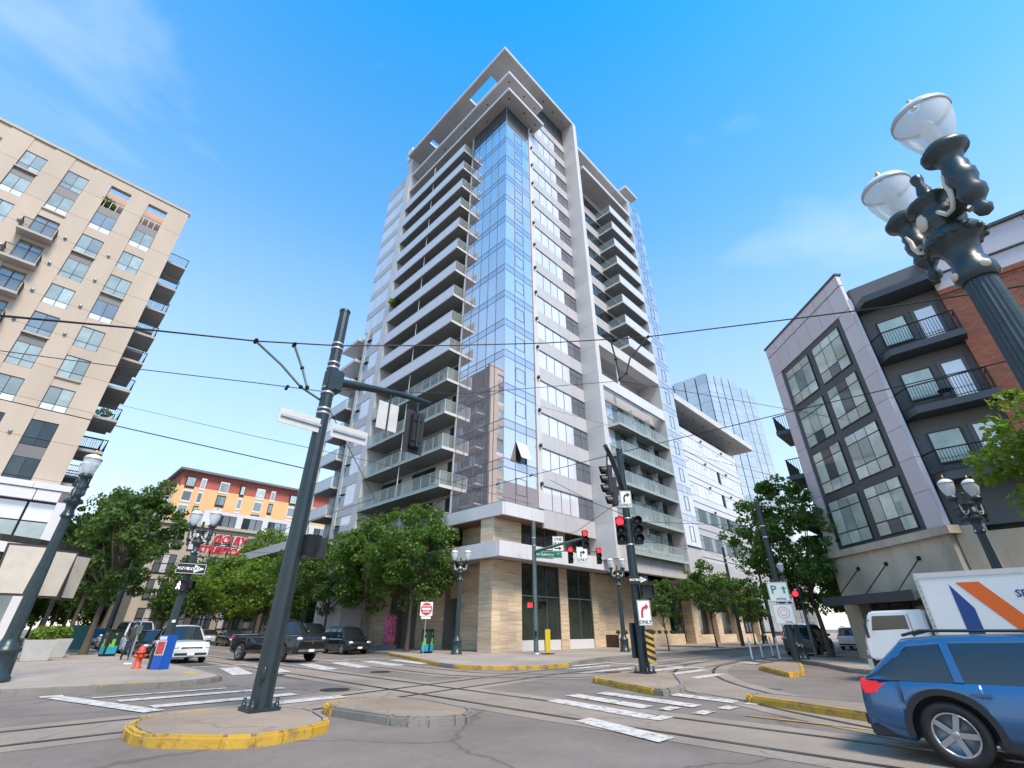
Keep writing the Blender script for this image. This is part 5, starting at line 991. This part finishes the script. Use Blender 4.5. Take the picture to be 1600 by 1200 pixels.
# box truck, along the right-hand kerb
bt = thing('box_truck', 'white box truck with blue and orange stripes before the grey building', 'truck', T(21.5, 0, 0)); TB = mat('truck_white', (.74, .74, .73), .35, 0, .04, 1)
ob('cargo_box', MB().box(20.4, 22.6, -3.6, 1.86, .95, 3.05), TB, bt, I4, bevel=.03); B('top_rail', 20.38, 22.62, -3.62, 1.88, 2.93, 3.08, alum, bt); B('bottom_rail', 20.38, 22.62, -3.62, 1.88, .88, .98, galv, bt)
B('corner_post', 20.37, 20.5, 1.8, 1.9, .95, 3.0, galv, bt)
for q in range(12): ob('rivet', ('rv', lambda: MB().sphere((0, 0, 0), .015, 4)), dark, bt, T(20.36, 1.84, 1.1+q*.16))
def side_poly(pts, m, n): ob(n, MB().add([(20.393, v, z) for v, z in pts], [tuple(range(len(pts)))]), m, bt, I4)
side_poly([(1.12, 2.72), (.75, 2.05), (.75, .99), (1.12, .99)][::-1], mat('truck_blue', (.01, .05, .22), .4), 'blue_stripe'); side_poly([(.95, 2.76), (.42, 2.76), (-.85, .99), (-.35, .99)][::-1], mat('truck_orange', (.75, .13, .01), .4), 'orange_stripe')
Ft = facing(20.39, -.47, 2.4, 180); ob('lettering', text_mesh('SEC', .26, .002, bold=.006), mat('truck_blue', (0, 0, 0)), bt, Ft)
cabp = [(2.0, .62), (3.72, .62), (3.8, .75), (3.78, 1.15), (3.5, 1.95), (3.4, 2.03), (2.0, 2.06)]
vs = [(20.5+(0.05 if z > 1.2 else 0), v, z) for v, z in cabp]+[(22.5-(0.05 if z > 1.2 else 0), v, z) for v, z in cabp]; n = len(cabp)
ob('cab', MB().add(vs, [tuple(range(n)), tuple(range(n, 2*n))[::-1]]+[((i+1) % n, i, n+i, n+(i+1) % n) for i in range(n)]), TB, bt, I4, bevel=.05)
for x in (20.53, 22.43): ob('side_window', MB().add([(x, 2.5, 1.28), (x, 3.55, 1.28), (x, 3.38, 1.88), (x, 2.5, 1.9), (x+.04, 2.5, 1.28), (x+.04, 3.55, 1.28), (x+.04, 3.38, 1.88), (x+.04, 2.5, 1.9)], [(0, 3, 2, 1), (4, 5, 6, 7), (0, 1, 5, 4), (1, 2, 6, 5), (2, 3, 7, 6), (3, 0, 4, 7)]), cglass, bt, I4)
ob('windscreen', MB().add([(20.7, 3.8, 1.17), (22.3, 3.8, 1.17), (22.25, 3.53, 1.95), (20.75, 3.53, 1.95)], [(0, 1, 2, 3)]), cglass, bt, I4); ob('mirror', MB().tube([(20.5, 3.5, 1.75), (20.3, 3.62, 1.75), (20.3, 3.62, 1.3)], .018, 5).box(20.22, 20.36, 3.58, 3.64, 1.25, 1.65), blkp, bt, I4)
B('door_seam', 20.493, 20.503, 2.42, 2.435, .65, 1.95, dark, bt); B('door_handle', 20.47, 20.5, 2.48, 2.62, 1.12, 1.16, blkp, bt); B('bumper', 20.5, 22.5, 3.75, 3.88, .42, .65, galv, bt); B('chassis', 20.9, 22.1, -3.5, 3.6, .5, .85, dark, bt)
for v in (3.0, -2.3):
    for s, x in ((-1, 20.62), (1, 22.38)): A = T(x, v, .4) @ RY(R(90*s)); w = ob('wheel', ('wh0.40', wheel_mesh(.4, .25)), tyre, bt, A); ob('rim', ('ri0.40', rim_mesh(.4, .25)), galv, w, A)
B('headlamp', 20.55, 20.9, 3.79, 3.83, .75, .9, hlamp, bt)
# ------------------------------------------------------------------ trees
def leaf_mesh(clumps, size, rng, flat=.35):
    """pointed leaves scattered round clump centres: (centre, radius, count)"""
    C = np.concatenate([np.repeat([c], n, 0) for c, r, n in clumps]); Rr = np.concatenate([np.full(n, r) for c, r, n in clumps]); n = len(C)
    d = rng.normal(size=(n, 3)); d /= np.linalg.norm(d, axis=1)[:, None]; p = C+d*(Rr*rng.uniform(.35, 1.0, n)**.6)[:, None]*np.array([1, 1, .72])
    nr = rng.normal(size=(n, 3))+d*.6+np.array([0, 0, .5]); nr /= np.linalg.norm(nr, axis=1)[:, None]
    u = np.cross(nr, rng.normal(size=(n, 3))); u /= np.linalg.norm(u, axis=1)[:, None]; v = np.cross(nr, u); s = (size*rng.uniform(.5, 1.5, n))[:, None]
    V = np.stack([p-u*s*.5, p+v*s*.36+nr*s*.08, p+u*s*.6-nr*s*.05, p-v*s*.36+nr*s*.08], 1).reshape(-1, 3)
    me = bpy.data.meshes.new('leaves'); me.vertices.add(4*n); me.vertices.foreach_set('co', V.ravel().astype(np.float32)); me.loops.add(4*n); me.loops.foreach_set('vertex_index', np.arange(4*n, dtype=np.int32))
    me.polygons.add(n); me.polygons.foreach_set('loop_start', np.arange(0, 4*n, 4, dtype=np.int32)); me.polygons.foreach_set('loop_total', np.full(n, 4, np.int32)); me.update(); me.validate(); return me
def tree(label, x, y, H, crown_z, rad, lm, seed, n=9000, leaf=.2, trunk=.14, lean=(0, 0), grp=None, z0=.15, open_=0., clumps=60, name='street_tree', top=None):
    rng = np.random.default_rng(seed); t = thing(name, label, 'tree', T(x, y, z0), grp)
    rz = (H-crown_z)/2; cz = crown_z+rz; cl = []; tips = []
    while len(cl) < clumps:
        q = rng.uniform(-1, 1, 3); r = np.linalg.norm(q)
        if r > 1 or r < .35 and rng.random() < .7: continue
        k = 1-.25*max(0, q[2])-.1*max(0, -q[2]); c = np.array([lean[0]*(q[2]+1)/2+q[0]*rad*k, lean[1]*(q[2]+1)/2+q[1]*rad*k, cz+q[2]*rz]); c[:2] *= rng.uniform(.85, 1.12); tips.append(c)
        cl.append((c, rad*rng.uniform(.17, .34)*(1-.3*open_), int(n/clumps*rng.uniform(.5, 1.5))))
    for i in range(int(clumps*.35)):     # stray twigs that break the outline
        q = rng.normal(size=3); q /= np.linalg.norm(q); q[2] = abs(q[2])*.9-.15; c = np.array([lean[0]*.6+q[0]*rad*1.02, lean[1]*.6+q[1]*rad*1.02, cz+q[2]*rz*1.1]); cl.append((c, rad*rng.uniform(.07, .15), int(n/clumps*.3))); tips.append(c)
    ob('crown', leaf_mesh(cl, leaf, rng), lm, t, T(x, y, 0))
    zt = crown_z+rz*.9; pts = []
    for i in range(7): f = i/6; pts.append((lean[0]*f*.5+math.sin(seed+f*4)*.06, lean[1]*f*.5+math.cos(seed*2+f*3)*.06, z0-.05+(zt-z0)*f))
    ob('trunk', MB().tube(pts, [trunk*(1.35 if i == 0 else 1-.1*i) for i in range(7)], 9), bark, t, T(x, y, 0))
    order = rng.permutation(len(tips))[:16]
    for j in order:
        f = rng.uniform(.42, .9); i = min(5, int(f*6)); a = Vector(pts[i]).lerp(Vector(pts[i+1]), f*6-i); b = Vector(tips[j]); mid = a.lerp(b, .5)+Vector((0, 0, -.05*(b-a).length)); b = a.lerp(b, .95)
        ob('limb', MB().tube([a, a.lerp(mid, .55), mid, mid.lerp(b, .6), b], [trunk*.42, trunk*.36, trunk*.28, trunk*.18, trunk*.07], 6), bark, t, T(x, y, 0))
    ob('tree_pit', MB().box(-.6, .6, -.6, .6, z0-.02, z0+.006), soil, t, T(x, y, 0))
    return t
tree('leafy street tree nearest the stone corner, beside the no entry sign', 20.7, 30.6, 10.6, 3.0, 3.3, leafA, 1, 15000, .2, .14, grp='trees before the tower', clumps=80)
tree('street tree before the tower, second from the corner', 20.7, 37.0, 10.4, 2.9, 3.3, leafA, 2, 12000, .2, .13, grp='trees before the tower', clumps=70)
tree('street tree before the tower, third from the corner, above the parked pickup', 20.7, 43.2, 9.4, 2.7, 3.3, leafB, 3, 9500, .21, .13, grp='trees before the tower')
tree('street tree before the tower, fourth from the corner', 20.7, 50.5, 9.2, 2.9, 3.5, leafA, 4, 8500, .23, .13, grp='trees before the tower')
tree('street tree before the tower, fifth from the corner, left of the big pole', 20.7, 58.5, 9.2, 3.0, 3.9, leafC, 5, 8500, .26, .14, grp='trees before the tower')
tree('far street tree before the white canopy roof', 20.5, 68.5, 9.6, 3.0, 4.2, leafC, 6, 7500, .3, .14, grp='trees before the tower')
tree('far street tree in front of the beige stone building', 20.3, 80, 10.5, 3.0, 4.4, leafA, 7, 6500, .34, .15, grp='trees before the tower')
tree('small bright green tree on the terrace right of the red sign', 29, 86, 16.5, 9.5, 4.2, leafC, 8, 5000, .32, .15, z0=9, name='terrace_tree')
tree('tall dark tree on the left walk behind the twin lamp', 4.6, 41, 11.0, 3.0, 3.0, leafB, 9, 11000, .21, .19, lean=(.5, 0), grp='trees on the left walk', clumps=60, open_=.6)
tree('second tree on the left walk, behind the tall dark one', 4.7, 53, 12.5, 3.0, 3.6, leafB, 10, 9000, .26, .17, grp='trees on the left walk')
tree('third tree on the left walk towards the street end', 5.2, 66, 13, 3.0, 4.6, leafA, 11, 8000, .32, .17, grp='trees on the left walk')
tree('farthest tree on the left walk at the street end', 5.4, 84, 14, 2.5, 5.5, leafB, 12, 8000, .4, .2, grp='trees on the left walk')
tree('wide tree closing the left street behind the parked cars', 13, 118, 13, 1.5, 7, leafB, 13, 7000, .55, .2, z0=0)
tree('young street tree nearest on the right walk, before the stone wall', 34.4, 18.3, 5.0, 1.9, 1.45, leafA, 14, 4200, .15, .055, grp='young trees on the right walk', clumps=40, open_=.5)
tree('taller young street tree behind the dark line pole on the right walk', 43.5, 18.6, 6.9, 2.3, 2.4, leafA, 15, 6000, .18, .075, grp='young trees on the right walk', clumps=55, open_=.3)
tree('last young street tree on the right walk', 53, 18.8, 6.0, 2.2, 2.1, leafA, 16, 4000, .2, .07, grp='young trees on the right walk', clumps=40)
tree('big spreading street tree beside the grey corner building', 33.5, 8.0, 10.2, 2.2, 3.4, leafA, 17, 13000, .2, .15, lean=(.2, .6), clumps=75, open_=.4)
tree('tree behind the big spreading one along the right-hand street', 44, 7.7, 9.5, 2.0, 3.4, leafB, 18, 8000, .24, .15, grp='trees on the right-hand street')
tree('farther tree along the right-hand street behind the black car', 58, 8.2, 9.5, 2.0, 4.0, leafA, 19, 7000, .3, .15, grp='trees on the right-hand street')
tree('distant tree at the end of the right-hand street', 90, 10.5, 10, 1.5, 6, leafB, 20, 6000, .45, .2, grp='trees on the right-hand street')
tree('bright green street tree at the right edge below the brick wall', 22.6, -4.5, 9.8, 3.3, 3.2, leafC, 21, 12000, .19, .14, lean=(-.3, .4), clumps=70, open_=.3)

for i, (y, r, h_) in enumerate(((91, 4.8, 11.5), (103, 5.2, 12), (117, 5.5, 12.5), (134, 6, 13))): tree('far tree in the row before the stone building, %s beyond the white canopy roof' % ('nearest', 'second', 'third', 'farthest')[i], 20.0-.4*i, y, h_, 2.5, r, (leafB, leafA)[i % 2], 40+i, 5500, .4+.04*i, .16, grp='trees before the tower', clumps=50)
for i, (y, r) in enumerate(((100, 6), (120, 7))): tree(('dense tree far down the left walk', 'densest tree at the far end of the left walk')[i], 5.2, y, 13.5, 2, r, leafB, 50+i, 5500, .5, .2, grp='trees on the left walk', clumps=50)

tree('low leafy tree far along the right-hand street by the kerb', 72, 8.2, 8.5, 1.0, 4.5, leafA, 60, 5500, .36, .16, grp='trees on the right-hand street', clumps=50)
tree('bushy tree in the middle distance closing the right-hand street', 118, 14.5, 9, .6, 6.5, leafB, 61, 5500, .5, .2, z0=0, grp='trees on the right-hand street', clumps=50)
# ------------------------------------------------------------------ small street things
hy = thing('fire_hydrant', 'red fire hydrant on the left corner walk', 'hydrant', T(4.62, 25.1, .15)); hr = mat('hydrant_red', (.55, .07, .035), .5, 0, .15, 8); hM = T(4.62, 25.1, .15)
ob('barrel', MB().lathe([(.17, 0), (.17, .05), (.12, .07), (.115, .5), (.16, .52), (.16, .57), (.12, .59)], 16), hr, hy, hM); ob('bonnet', MB().lathe([(.135, .58), (.13, .66), (.08, .74), (.03, .77), (.03, .82)], 16), hr, hy, hM); ob('flange', MB().lathe([(.16, -.02), (.16, .04)], 12), mat('rusty_iron', (.12, .05, .03), .8), hy, hM)
for a in (180, 270, 0): ob('outlet', MB().lathe([(.06, .08), (.06, .19), (.045, .21)], 12), hr, hy, hM @ T(0, 0, .42) @ RZ(R(a)) @ RY(R(90)))
nb = thing('newspaper_box', 'blue newspaper box with red poster on the left corner', 'newspaper box', T(5.15, 24.0, .15)); nM = T(5.15, 24.0, .15) @ RZ(R(-62)); nbl = mat('news_blue', (.01, .09, .42), .4, 0, .06, 4)
ob('cabinet', MB().box(-.25, .25, -.2, .2, 0, 1.15), nbl, nb, nM, bevel=.02); ob('back_box', MB().box(-.42, -.26, -.18, .2, 0, .75), blkp, nb, nM, bevel=.02)
ob('poster', MB().box(-.19, .19, -.212, -.2, .5, .93), mat('poster_red', (.5, .06, .05), .5, 0, .3, 9), nb, nM); ob('poster_frame', MB().box(-.22, .22, -.206, -.198, .47, .5).box(-.22, .22, -.206, -.198, .93, .96).box(-.22, -.19, -.206, -.198, .5, .93).box(.19, .22, -.206, -.198, .5, .93), sgn_w, nb, nM); ob('white_print', MB().box(-.17, -.08, -.206, -.2, .99, 1.1).box(-.06, .0, -.206, -.2, .99, 1.1).box(.02, .08, -.206, -.2, .99, 1.1).box(.1, .17, -.206, -.2, .99, 1.1), sgn_w, nb, nM)
def bigbin(x, y, az, label):
    t = thing('litter_bin', label, 'litter bin', T(x, y, .15), 'dark litter bins with green print'); M = T(x, y, .15) @ RZ(R(az)); cyan = mat('bin_cyan', (.02, .32, .45), .5); lime = mat('bin_lime', (.22, .48, .06), .5)
    ob('cabinet', MB().box(-.32, .32, -.33, .33, .05, 1.25), mat('bin_dark_green', (.018, .03, .03), .4), t, M, bevel=.04); ob('lid', MB().box(-.33, .33, -.34, .34, 1.25, 1.36), blkp, t, M, bevel=.05); ob('foot', MB().box(-.28, .28, -.28, .28, 0, .06), blkp, t, M)
    for f in (0, -90, 90):
        A = M @ RZ(R(f)); ob('skyline_print', MB().box(-.24, .0, -.338, -.33, .12, .45).box(.0, .24, -.338, -.33, .12, .52), cyan, t, A); ob('tower_print', MB().box(-.1, .06, -.339, -.331, .45, .85).box(-.2, -.12, -.339, -.331, .45, .62), lime, t, A); ob('round_print', MB().lathe([(.05, 0), (.05, .004)], 12), lime, t, A @ T(0, -.332, 1.1) @ RX(R(90)))
bigbin(5.3, 37.5, -75, 'dark litter bin with green skyline print on the left walk'); bigbin(20.2, 27.5, -60, 'dark litter bin with green skyline print behind the no entry sign')
t = thing('cabinet_box', 'dark green utility cabinet on the left walk behind the tree', 'utility box', T(4.6, 46, .15)); ob('body', MB().box(4.1, 5.0, 45.5, 46.4, .15, 1.75), mat('cabinet_green', (.015, .10, .09), .5), t, I4, bevel=.03); ob('plinth', MB().box(4.05, 5.1, 45.4, 46.5, .15, .3), kerb, t, I4)
dn = thing('no_entry_sign', 'red and white do not enter sign on a thin post at the corner', 'road sign', T(19.5, 26.9, .15)); ob('post', MB().tube([(19.5, 26.9, .15), (19.5, 26.9, 3.15)], .03, 8), galv, dn, I4); Fd = facing(19.47, 26.86, 2.65, 238)
p = plate('face', dn, Fd, .78, .8, sgn_w); ob('red_disc', MB().lathe([(.36, .002), (.36, .006)], 32), sgn_r, p, Fd); ob('white_bar', MB().box(-.28, .28, -.06, .06, .006, .009), sgn_w, p, Fd)
for s_, y_ in (('DO NOT', .17), ('ENTER', -.17)): ob('lettering', text_mesh(s_, .14, .002, bold=.004), sgn_w, p, Fd @ T(0, y_, .009))
plate('lower_plate', dn, Fd @ T(0, -.5, 0), .6, .14, sgn_w)
tb = thing('painted_pillar', 'tall utility pillar covered in pink and red swirling paint', 'utility box', T(22.2, 35.2, .15))
def swirl():
    m = mat('swirl_paint', (.6, .05, .2), .5); t_ = m.node_tree; l = t_.links.new; g_ = t_.nodes.new('ShaderNodeNewGeometry'); n_ = t_.nodes.new('ShaderNodeTexNoise'); n_.inputs['Scale'].default_value = 1.8; n_.inputs['Distortion'].default_value = 2.5; n_.inputs['Detail'].default_value = 1; r_ = t_.nodes.new('ShaderNodeValToRGB'); r_.color_ramp.interpolation = 'CONSTANT'; e = r_.color_ramp.elements; e[0].color = (.2, .05, .45, 1); e[1].position = .38; e[1].color = (.9, .06, .3, 1)
    for q, c in ((.46, (.75, .30, .02, 1)), (.51, (.6, .02, .03, 1)), (.56, (.95, .25, .55, 1)), (.62, (.05, .15, .45, 1)), (.68, (.75, .45, .05, 1))): x = e.new(q); x.color = c
    l(g_.outputs['Position'], n_.inputs['Vector']); l(n_.outputs['Fac'], r_.inputs[0]); l(r_.outputs[0], t_.nodes['Principled BSDF'].inputs['Base Color']); return m
ob('body', MB().box(21.85, 22.55, 34.8, 35.7, .45, 2.5), swirl(), tb, I4, bevel=.12); ob('plinth', MB().box(21.8, 22.6, 34.75, 35.75, .15, .45), kerb, tb, I4)
af = thing('folding_sign', 'narrow yellow warning stand beside the street name pole', 'warning stand', T(24.5, 21.0, .15)); yw = mat('bright_yellow', (.75, .55, .02), .5)
ob('panel', MB().box(-.16, .16, -.02, .02, .1, 1.35), yw, af, facing(24.5, 21.0, .15, 228) @ RX(R(-90)) @ RX(R(8)), bevel=.01); ob('panel_back', MB().box(-.14, .14, -.02, .02, .1, 1.3), blkp, af, facing(24.6, 21.15, .15, 228) @ RX(R(-90)) @ RX(R(-8))); ob('foot', MB().box(24.2, 24.9, 20.8, 21.3, .15, .2), blkp, af, I4)
for i, (x, y, lab) in enumerate(((29.77, 10.92, 'white flexible lane post nearest the island'), (32.06, 11.15, 'second white flexible lane post'), (34.6, 11.4, 'third white flexible lane post beside the black car'), (31.0, 9.9, 'white flexible lane post closest to the kerb'))):
    t = thing('lane_post', lab, 'lane post', T(x, y, 0), 'white lane posts'); ob('post', MB().tube([(x, y, .02), (x, y, 1.1)], .045, 10), sgn_w, t, I4); ob('base', MB().lathe([(.12, 0), (.1, .04)], 12), blkp, t, T(x, y, 0)); ob('band', MB().lathe([(.048, .85), (.048, .95)], 10), railt, t, T(x, y, 0))
for x, y, lab in ((2.1, 34.5, 'pale concrete planter nearest on the left walk'), (2.9, 37.5, 'second pale concrete planter on the left walk')):
    t = thing('planter', lab, 'planter', T(x, y, .15), 'concrete planters'); ob('pot', MB().add([(x-.5, y-.5, .15), (x+.5, y-.5, .15), (x+.5, y+.5, .15), (x-.5, y+.5, .15), (x-.62, y-.62, 1.05), (x+.62, y-.62, 1.05), (x+.62, y+.62, 1.05), (x-.62, y+.62, 1.05)], [(0, 3, 2, 1), (4, 5, 6, 7), (0, 1, 5, 4), (1, 2, 6, 5), (2, 3, 7, 6), (3, 0, 4, 7)]), mat('planter_concrete', (.45, .44, .42), .8, 0, .1, 2), t, I4, bevel=.02); ob('soil', MB().box(x-.55, x+.55, y-.55, y+.55, 1.0, 1.06), soil, t, I4)
    ob('foliage', leaf_mesh([(np.array([x, y, 1.3]), .55, 500)], .14, np.random.default_rng(int(x*10))), leafC, t, I4)
t = thing('sign_post', 'slim grey post with small parking plates beside the hydrant', 'sign post', T(4.9, 28.6, .15)); ob('post', MB().tube([(4.9, 28.6, .15), (4.9, 28.6, 2.3)], .03, 8), galv, t, I4); ob('foot', MB().lathe([(.16, 0), (.14, .04)], 12), sgn_w, t, T(4.9, 28.6, .15)); B('plate', 4.8, 5.0, 28.55, 28.57, 1.3, 1.65, poleg, t)
# red neon sign on its frame, in front of the stone building
ns = thing('neon_sign', 'red lettered GO BY STREETCAR sign on a dark frame above the trees', 'sign', T(23, 92.5, 0)); neon = mat('neon_red', (.5, .02, .03), .4, emit=(1, .05, .06), es=.08); nW = facing(24.3, 92.3, 15.0, 270)
ob('lettering', text_mesh('GO BY', 1.75, .1, .25, .05), neon, ns, nW); ob('lettering', text_mesh('STREETCAR', 1.45, .1, .25, .05), neon, ns, facing(23.7, 92.3, 13.2, 270))
ob('letter_edge', text_mesh('GO BY', 1.75, .03, .25, .12), sgn_w, ns, facing(24.3, 92.46, 15.0, 270)); ob('letter_edge', text_mesh('STREETCAR', 1.45, .03, .25, .12), sgn_w, ns, facing(23.7, 92.46, 13.2, 270))
for x in (19.8, 22, 24.5, 27): ob('frame_post', MB().box(x-.08, x+.08, 92.6, 92.8, 9, 16), dark, ns, I4)
for z in (12.0, 13.9, 15.9): ob('frame_rail', MB().box(19.5, 27.2, 92.55, 92.65, z, z+.12), dark, ns, I4)
# plants
def plant(name, x, y, z, r, label, lm, n=260, leaf=.12, grp=None, pot=None):
    t = thing(name, label, 'plant', T(x, y, z), grp); ob('leaves', leaf_mesh([(np.array([0, 0, r*.9]), r, n)], leaf, np.random.default_rng(int(x*31+y*7))), lm, t, T(x, y, z)); ob('stem', MB().tube([(0, 0, 0), (.02, 0, r)], .02, 5), bark, t, T(x, y, z))
    if pot: ob('pot', MB().lathe([(.14, 0), (.2, .35), (.18, .35)], 12), pot, t, T(x, y, z))
for i in range(9): plant('small_shrub', 38.2+i*1.2, 24.75, 1.08, .2, 'small dark shrub in the stone planter, %s from the corner' % ('first', 'second', 'third', 'fourth', 'fifth', 'sixth', 'seventh', 'eighth', 'ninth')[i], leafB, 160, .1, 'shrubs in the stone planter')
plant('terrace_shrub', -6.2, 51.6, 38.4, 1.0, 'round leafy shrub behind the white rail on the tan block roof terrace', leafB, 900, .16)
plant('balcony_plant', 22.1, 42.6, 37.0+.1, .7, 'spiky green plant on a tower balcony by the white pier', leafC, 350, .2)
plant('balcony_plant', .9, 52.6, 18.2, .6, 'bright green potted plant on a side balcony of the tan block', leafC, 260, .15, None, nbl)
plant('flower_pot_plant', 26.5, -2.9, 5.0, .4, 'trailing plant at the corner of the concrete terrace', leafA, 220, .12)
# walking person by the parked cars
def person(x, y, az, label):
    J = {'pelvis': (0, 0, .93), 'belly': (0, 0, 1.1), 'chest': (.02, 0, 1.32), 'neck': (.03, 0, 1.49), 'head': (.05, 0, 1.6), 'top': (.04, 0, 1.73), 'hl': (0, .1, .9), 'kl': (.16, .1, .5), 'al': (.1, .1, .09), 'tl': (.27, .1, .04), 'hr': (0, -.1, .9), 'kr': (-.02, -.1, .49), 'ar': (-.3, -.1, .13), 'tr': (-.16, -.1, .04), 'sl': (.02, .19, 1.42), 'el': (-.1, .25, 1.15), 'wl': (.05, .24, .92), 'fl': (.1, .23, .83), 'sr': (.02, -.19, 1.42), 'er': (-.05, -.26, 1.14), 'wr': (.16, -.24, .96), 'fr': (.22, -.23, .88)}
    E_ = [('pelvis', 'belly'), ('belly', 'chest'), ('chest', 'neck'), ('neck', 'head'), ('head', 'top')]+[(a+s, b+s) for s in 'lr' for a, b in (('h', 'k'), ('k', 'a'), ('a', 't'), ('s', 'e'), ('e', 'w'), ('w', 'f'))]+[('pelvis', 'hl'), ('pelvis', 'hr'), ('chest', 'sl'), ('chest', 'sr')]
    RD = {'pelvis': .15, 'belly': .14, 'chest': .16, 'neck': .06, 'head': .1, 'top': .07, 'h': .1, 'k': .07, 'a': .05, 't': .045, 's': .085, 'e': .06, 'w': .045, 'f': .04}
    k = list(J); me = bpy.data.meshes.new('p'); me.from_pydata([J[q] for q in k], [(k.index(a), k.index(b)) for a, b in E_], []); o = bpy.data.objects.new('p', me); COL.objects.link(o); o.modifiers.new('s', 'SKIN'); sv = me.skin_vertices[0].data
    for i, q in enumerate(k): r_ = RD.get(q) or RD[q[0]]; sv[i].radius = (r_, r_); sv[i].use_root = q == 'pelvis'
    m_ = o.modifiers.new('u', 'SUBSURF'); m_.levels = m_.render_levels = 2; dg = bpy.context.evaluated_depsgraph_get(); dg.update(); b = bpy.data.meshes.new_from_object(o.evaluated_get(dg)); bpy.data.objects.remove(o)
    for c, n_ in (((.04, .045, .035), 'jacket_olive'), ((.03, .04, .07), 'trousers_blue'), ((.45, .28, .2), 'skin'), ((.02, .02, .02), 'shoes_black')): b.materials.append(mat(n_, c, .8))
    for p in b.polygons:
        c = p.center; p.material_index = 3 if c.z < .12 else 1 if c.z < .92 and abs(c.y) < .2 else 2 if c.z > 1.5 or (c.z < .92 and abs(c.y) > .19) else 0; p.use_smooth = True
    M = T(x, y, .15) @ RZ(R(az)) @ Matrix.Scale(.96, 4); t = thing('person', label, 'person', T(x, y, .15)); ob('body', b, MATS['jacket_olive'], t, M); ob('hair', MB().sphere((.02, 0, 1.66), .115, 8, (1.05, .95, 1)), mat('hair_dark', (.03, .02, .015), .7), t, M)
    ob('nose', MB().sphere((.155, 0, 1.6), .02, 4), MATS['skin'], t, M)
person(5.3, 32.0, -80, 'person in dark jacket and jeans walking beside the white parked car')
# litter of small things on the pavements and balconies
for i, (x, y, z, lab) in enumerate(((22.6, 31.5, 9.79+3.29-1.1, 'white chair on the lowest tower balcony'), (27.1, -1.2, 10.52, 'dark round table on the middle balcony of the grey building'))):
    t = thing('balcony_furniture', lab, 'furniture', T(x, y, z)); m_ = white if i == 0 else bal_d; ob('top', MB().lathe([(.3, .6), (.3, .64)], 16) if i else MB().box(-.22, .22, -.22, .22, .42, .46), m_, t, T(x, y, z))
    for a, b in ((-1, -1), (-1, 1), (1, -1), (1, 1)): ob('leg', MB().tube([(a*.2, b*.2, 0), (a*.15, b*.15, .6 if i else .42)], .015, 5), m_, t, T(x, y, z))
    if not i: ob('back', MB().box(.18, .22, -.22, .22, .46, .9), m_, t, T(x, y, z))

for i, (k, y) in enumerate(((1, 38.0), (2, 33.5), (3, 40.5), (4, 32.0))):
    z = 9.79+3.29*k-1.1; t = thing('balcony_chair', 'dark chair on the tower balcony %s above the lowest one' % ('just', 'two floors', 'three floors', 'four floors')[i], 'chair', T(22.5, y, z), 'chairs on the tower balconies'); M = T(22.5, y, z) @ RZ(R(40*i))
    ob('seat', ('bcs', lambda: MB().box(-.25, .25, -.25, .25, .4, .46)), bal_d, t, M); ob('back', ('bcb', lambda: MB().box(.2, .25, -.25, .25, .46, .95)), bal_d, t, M)
    for a, b in ((-1, -1), (-1, 1), (1, -1), (1, 1)): ob('leg', ('bcl', lambda: MB().box(-.02, .02, -.02, .02, 0, .4)), bal_d, t, M @ T(a*.21, b*.21, 0))
print('objects', len(bpy.data.objects))
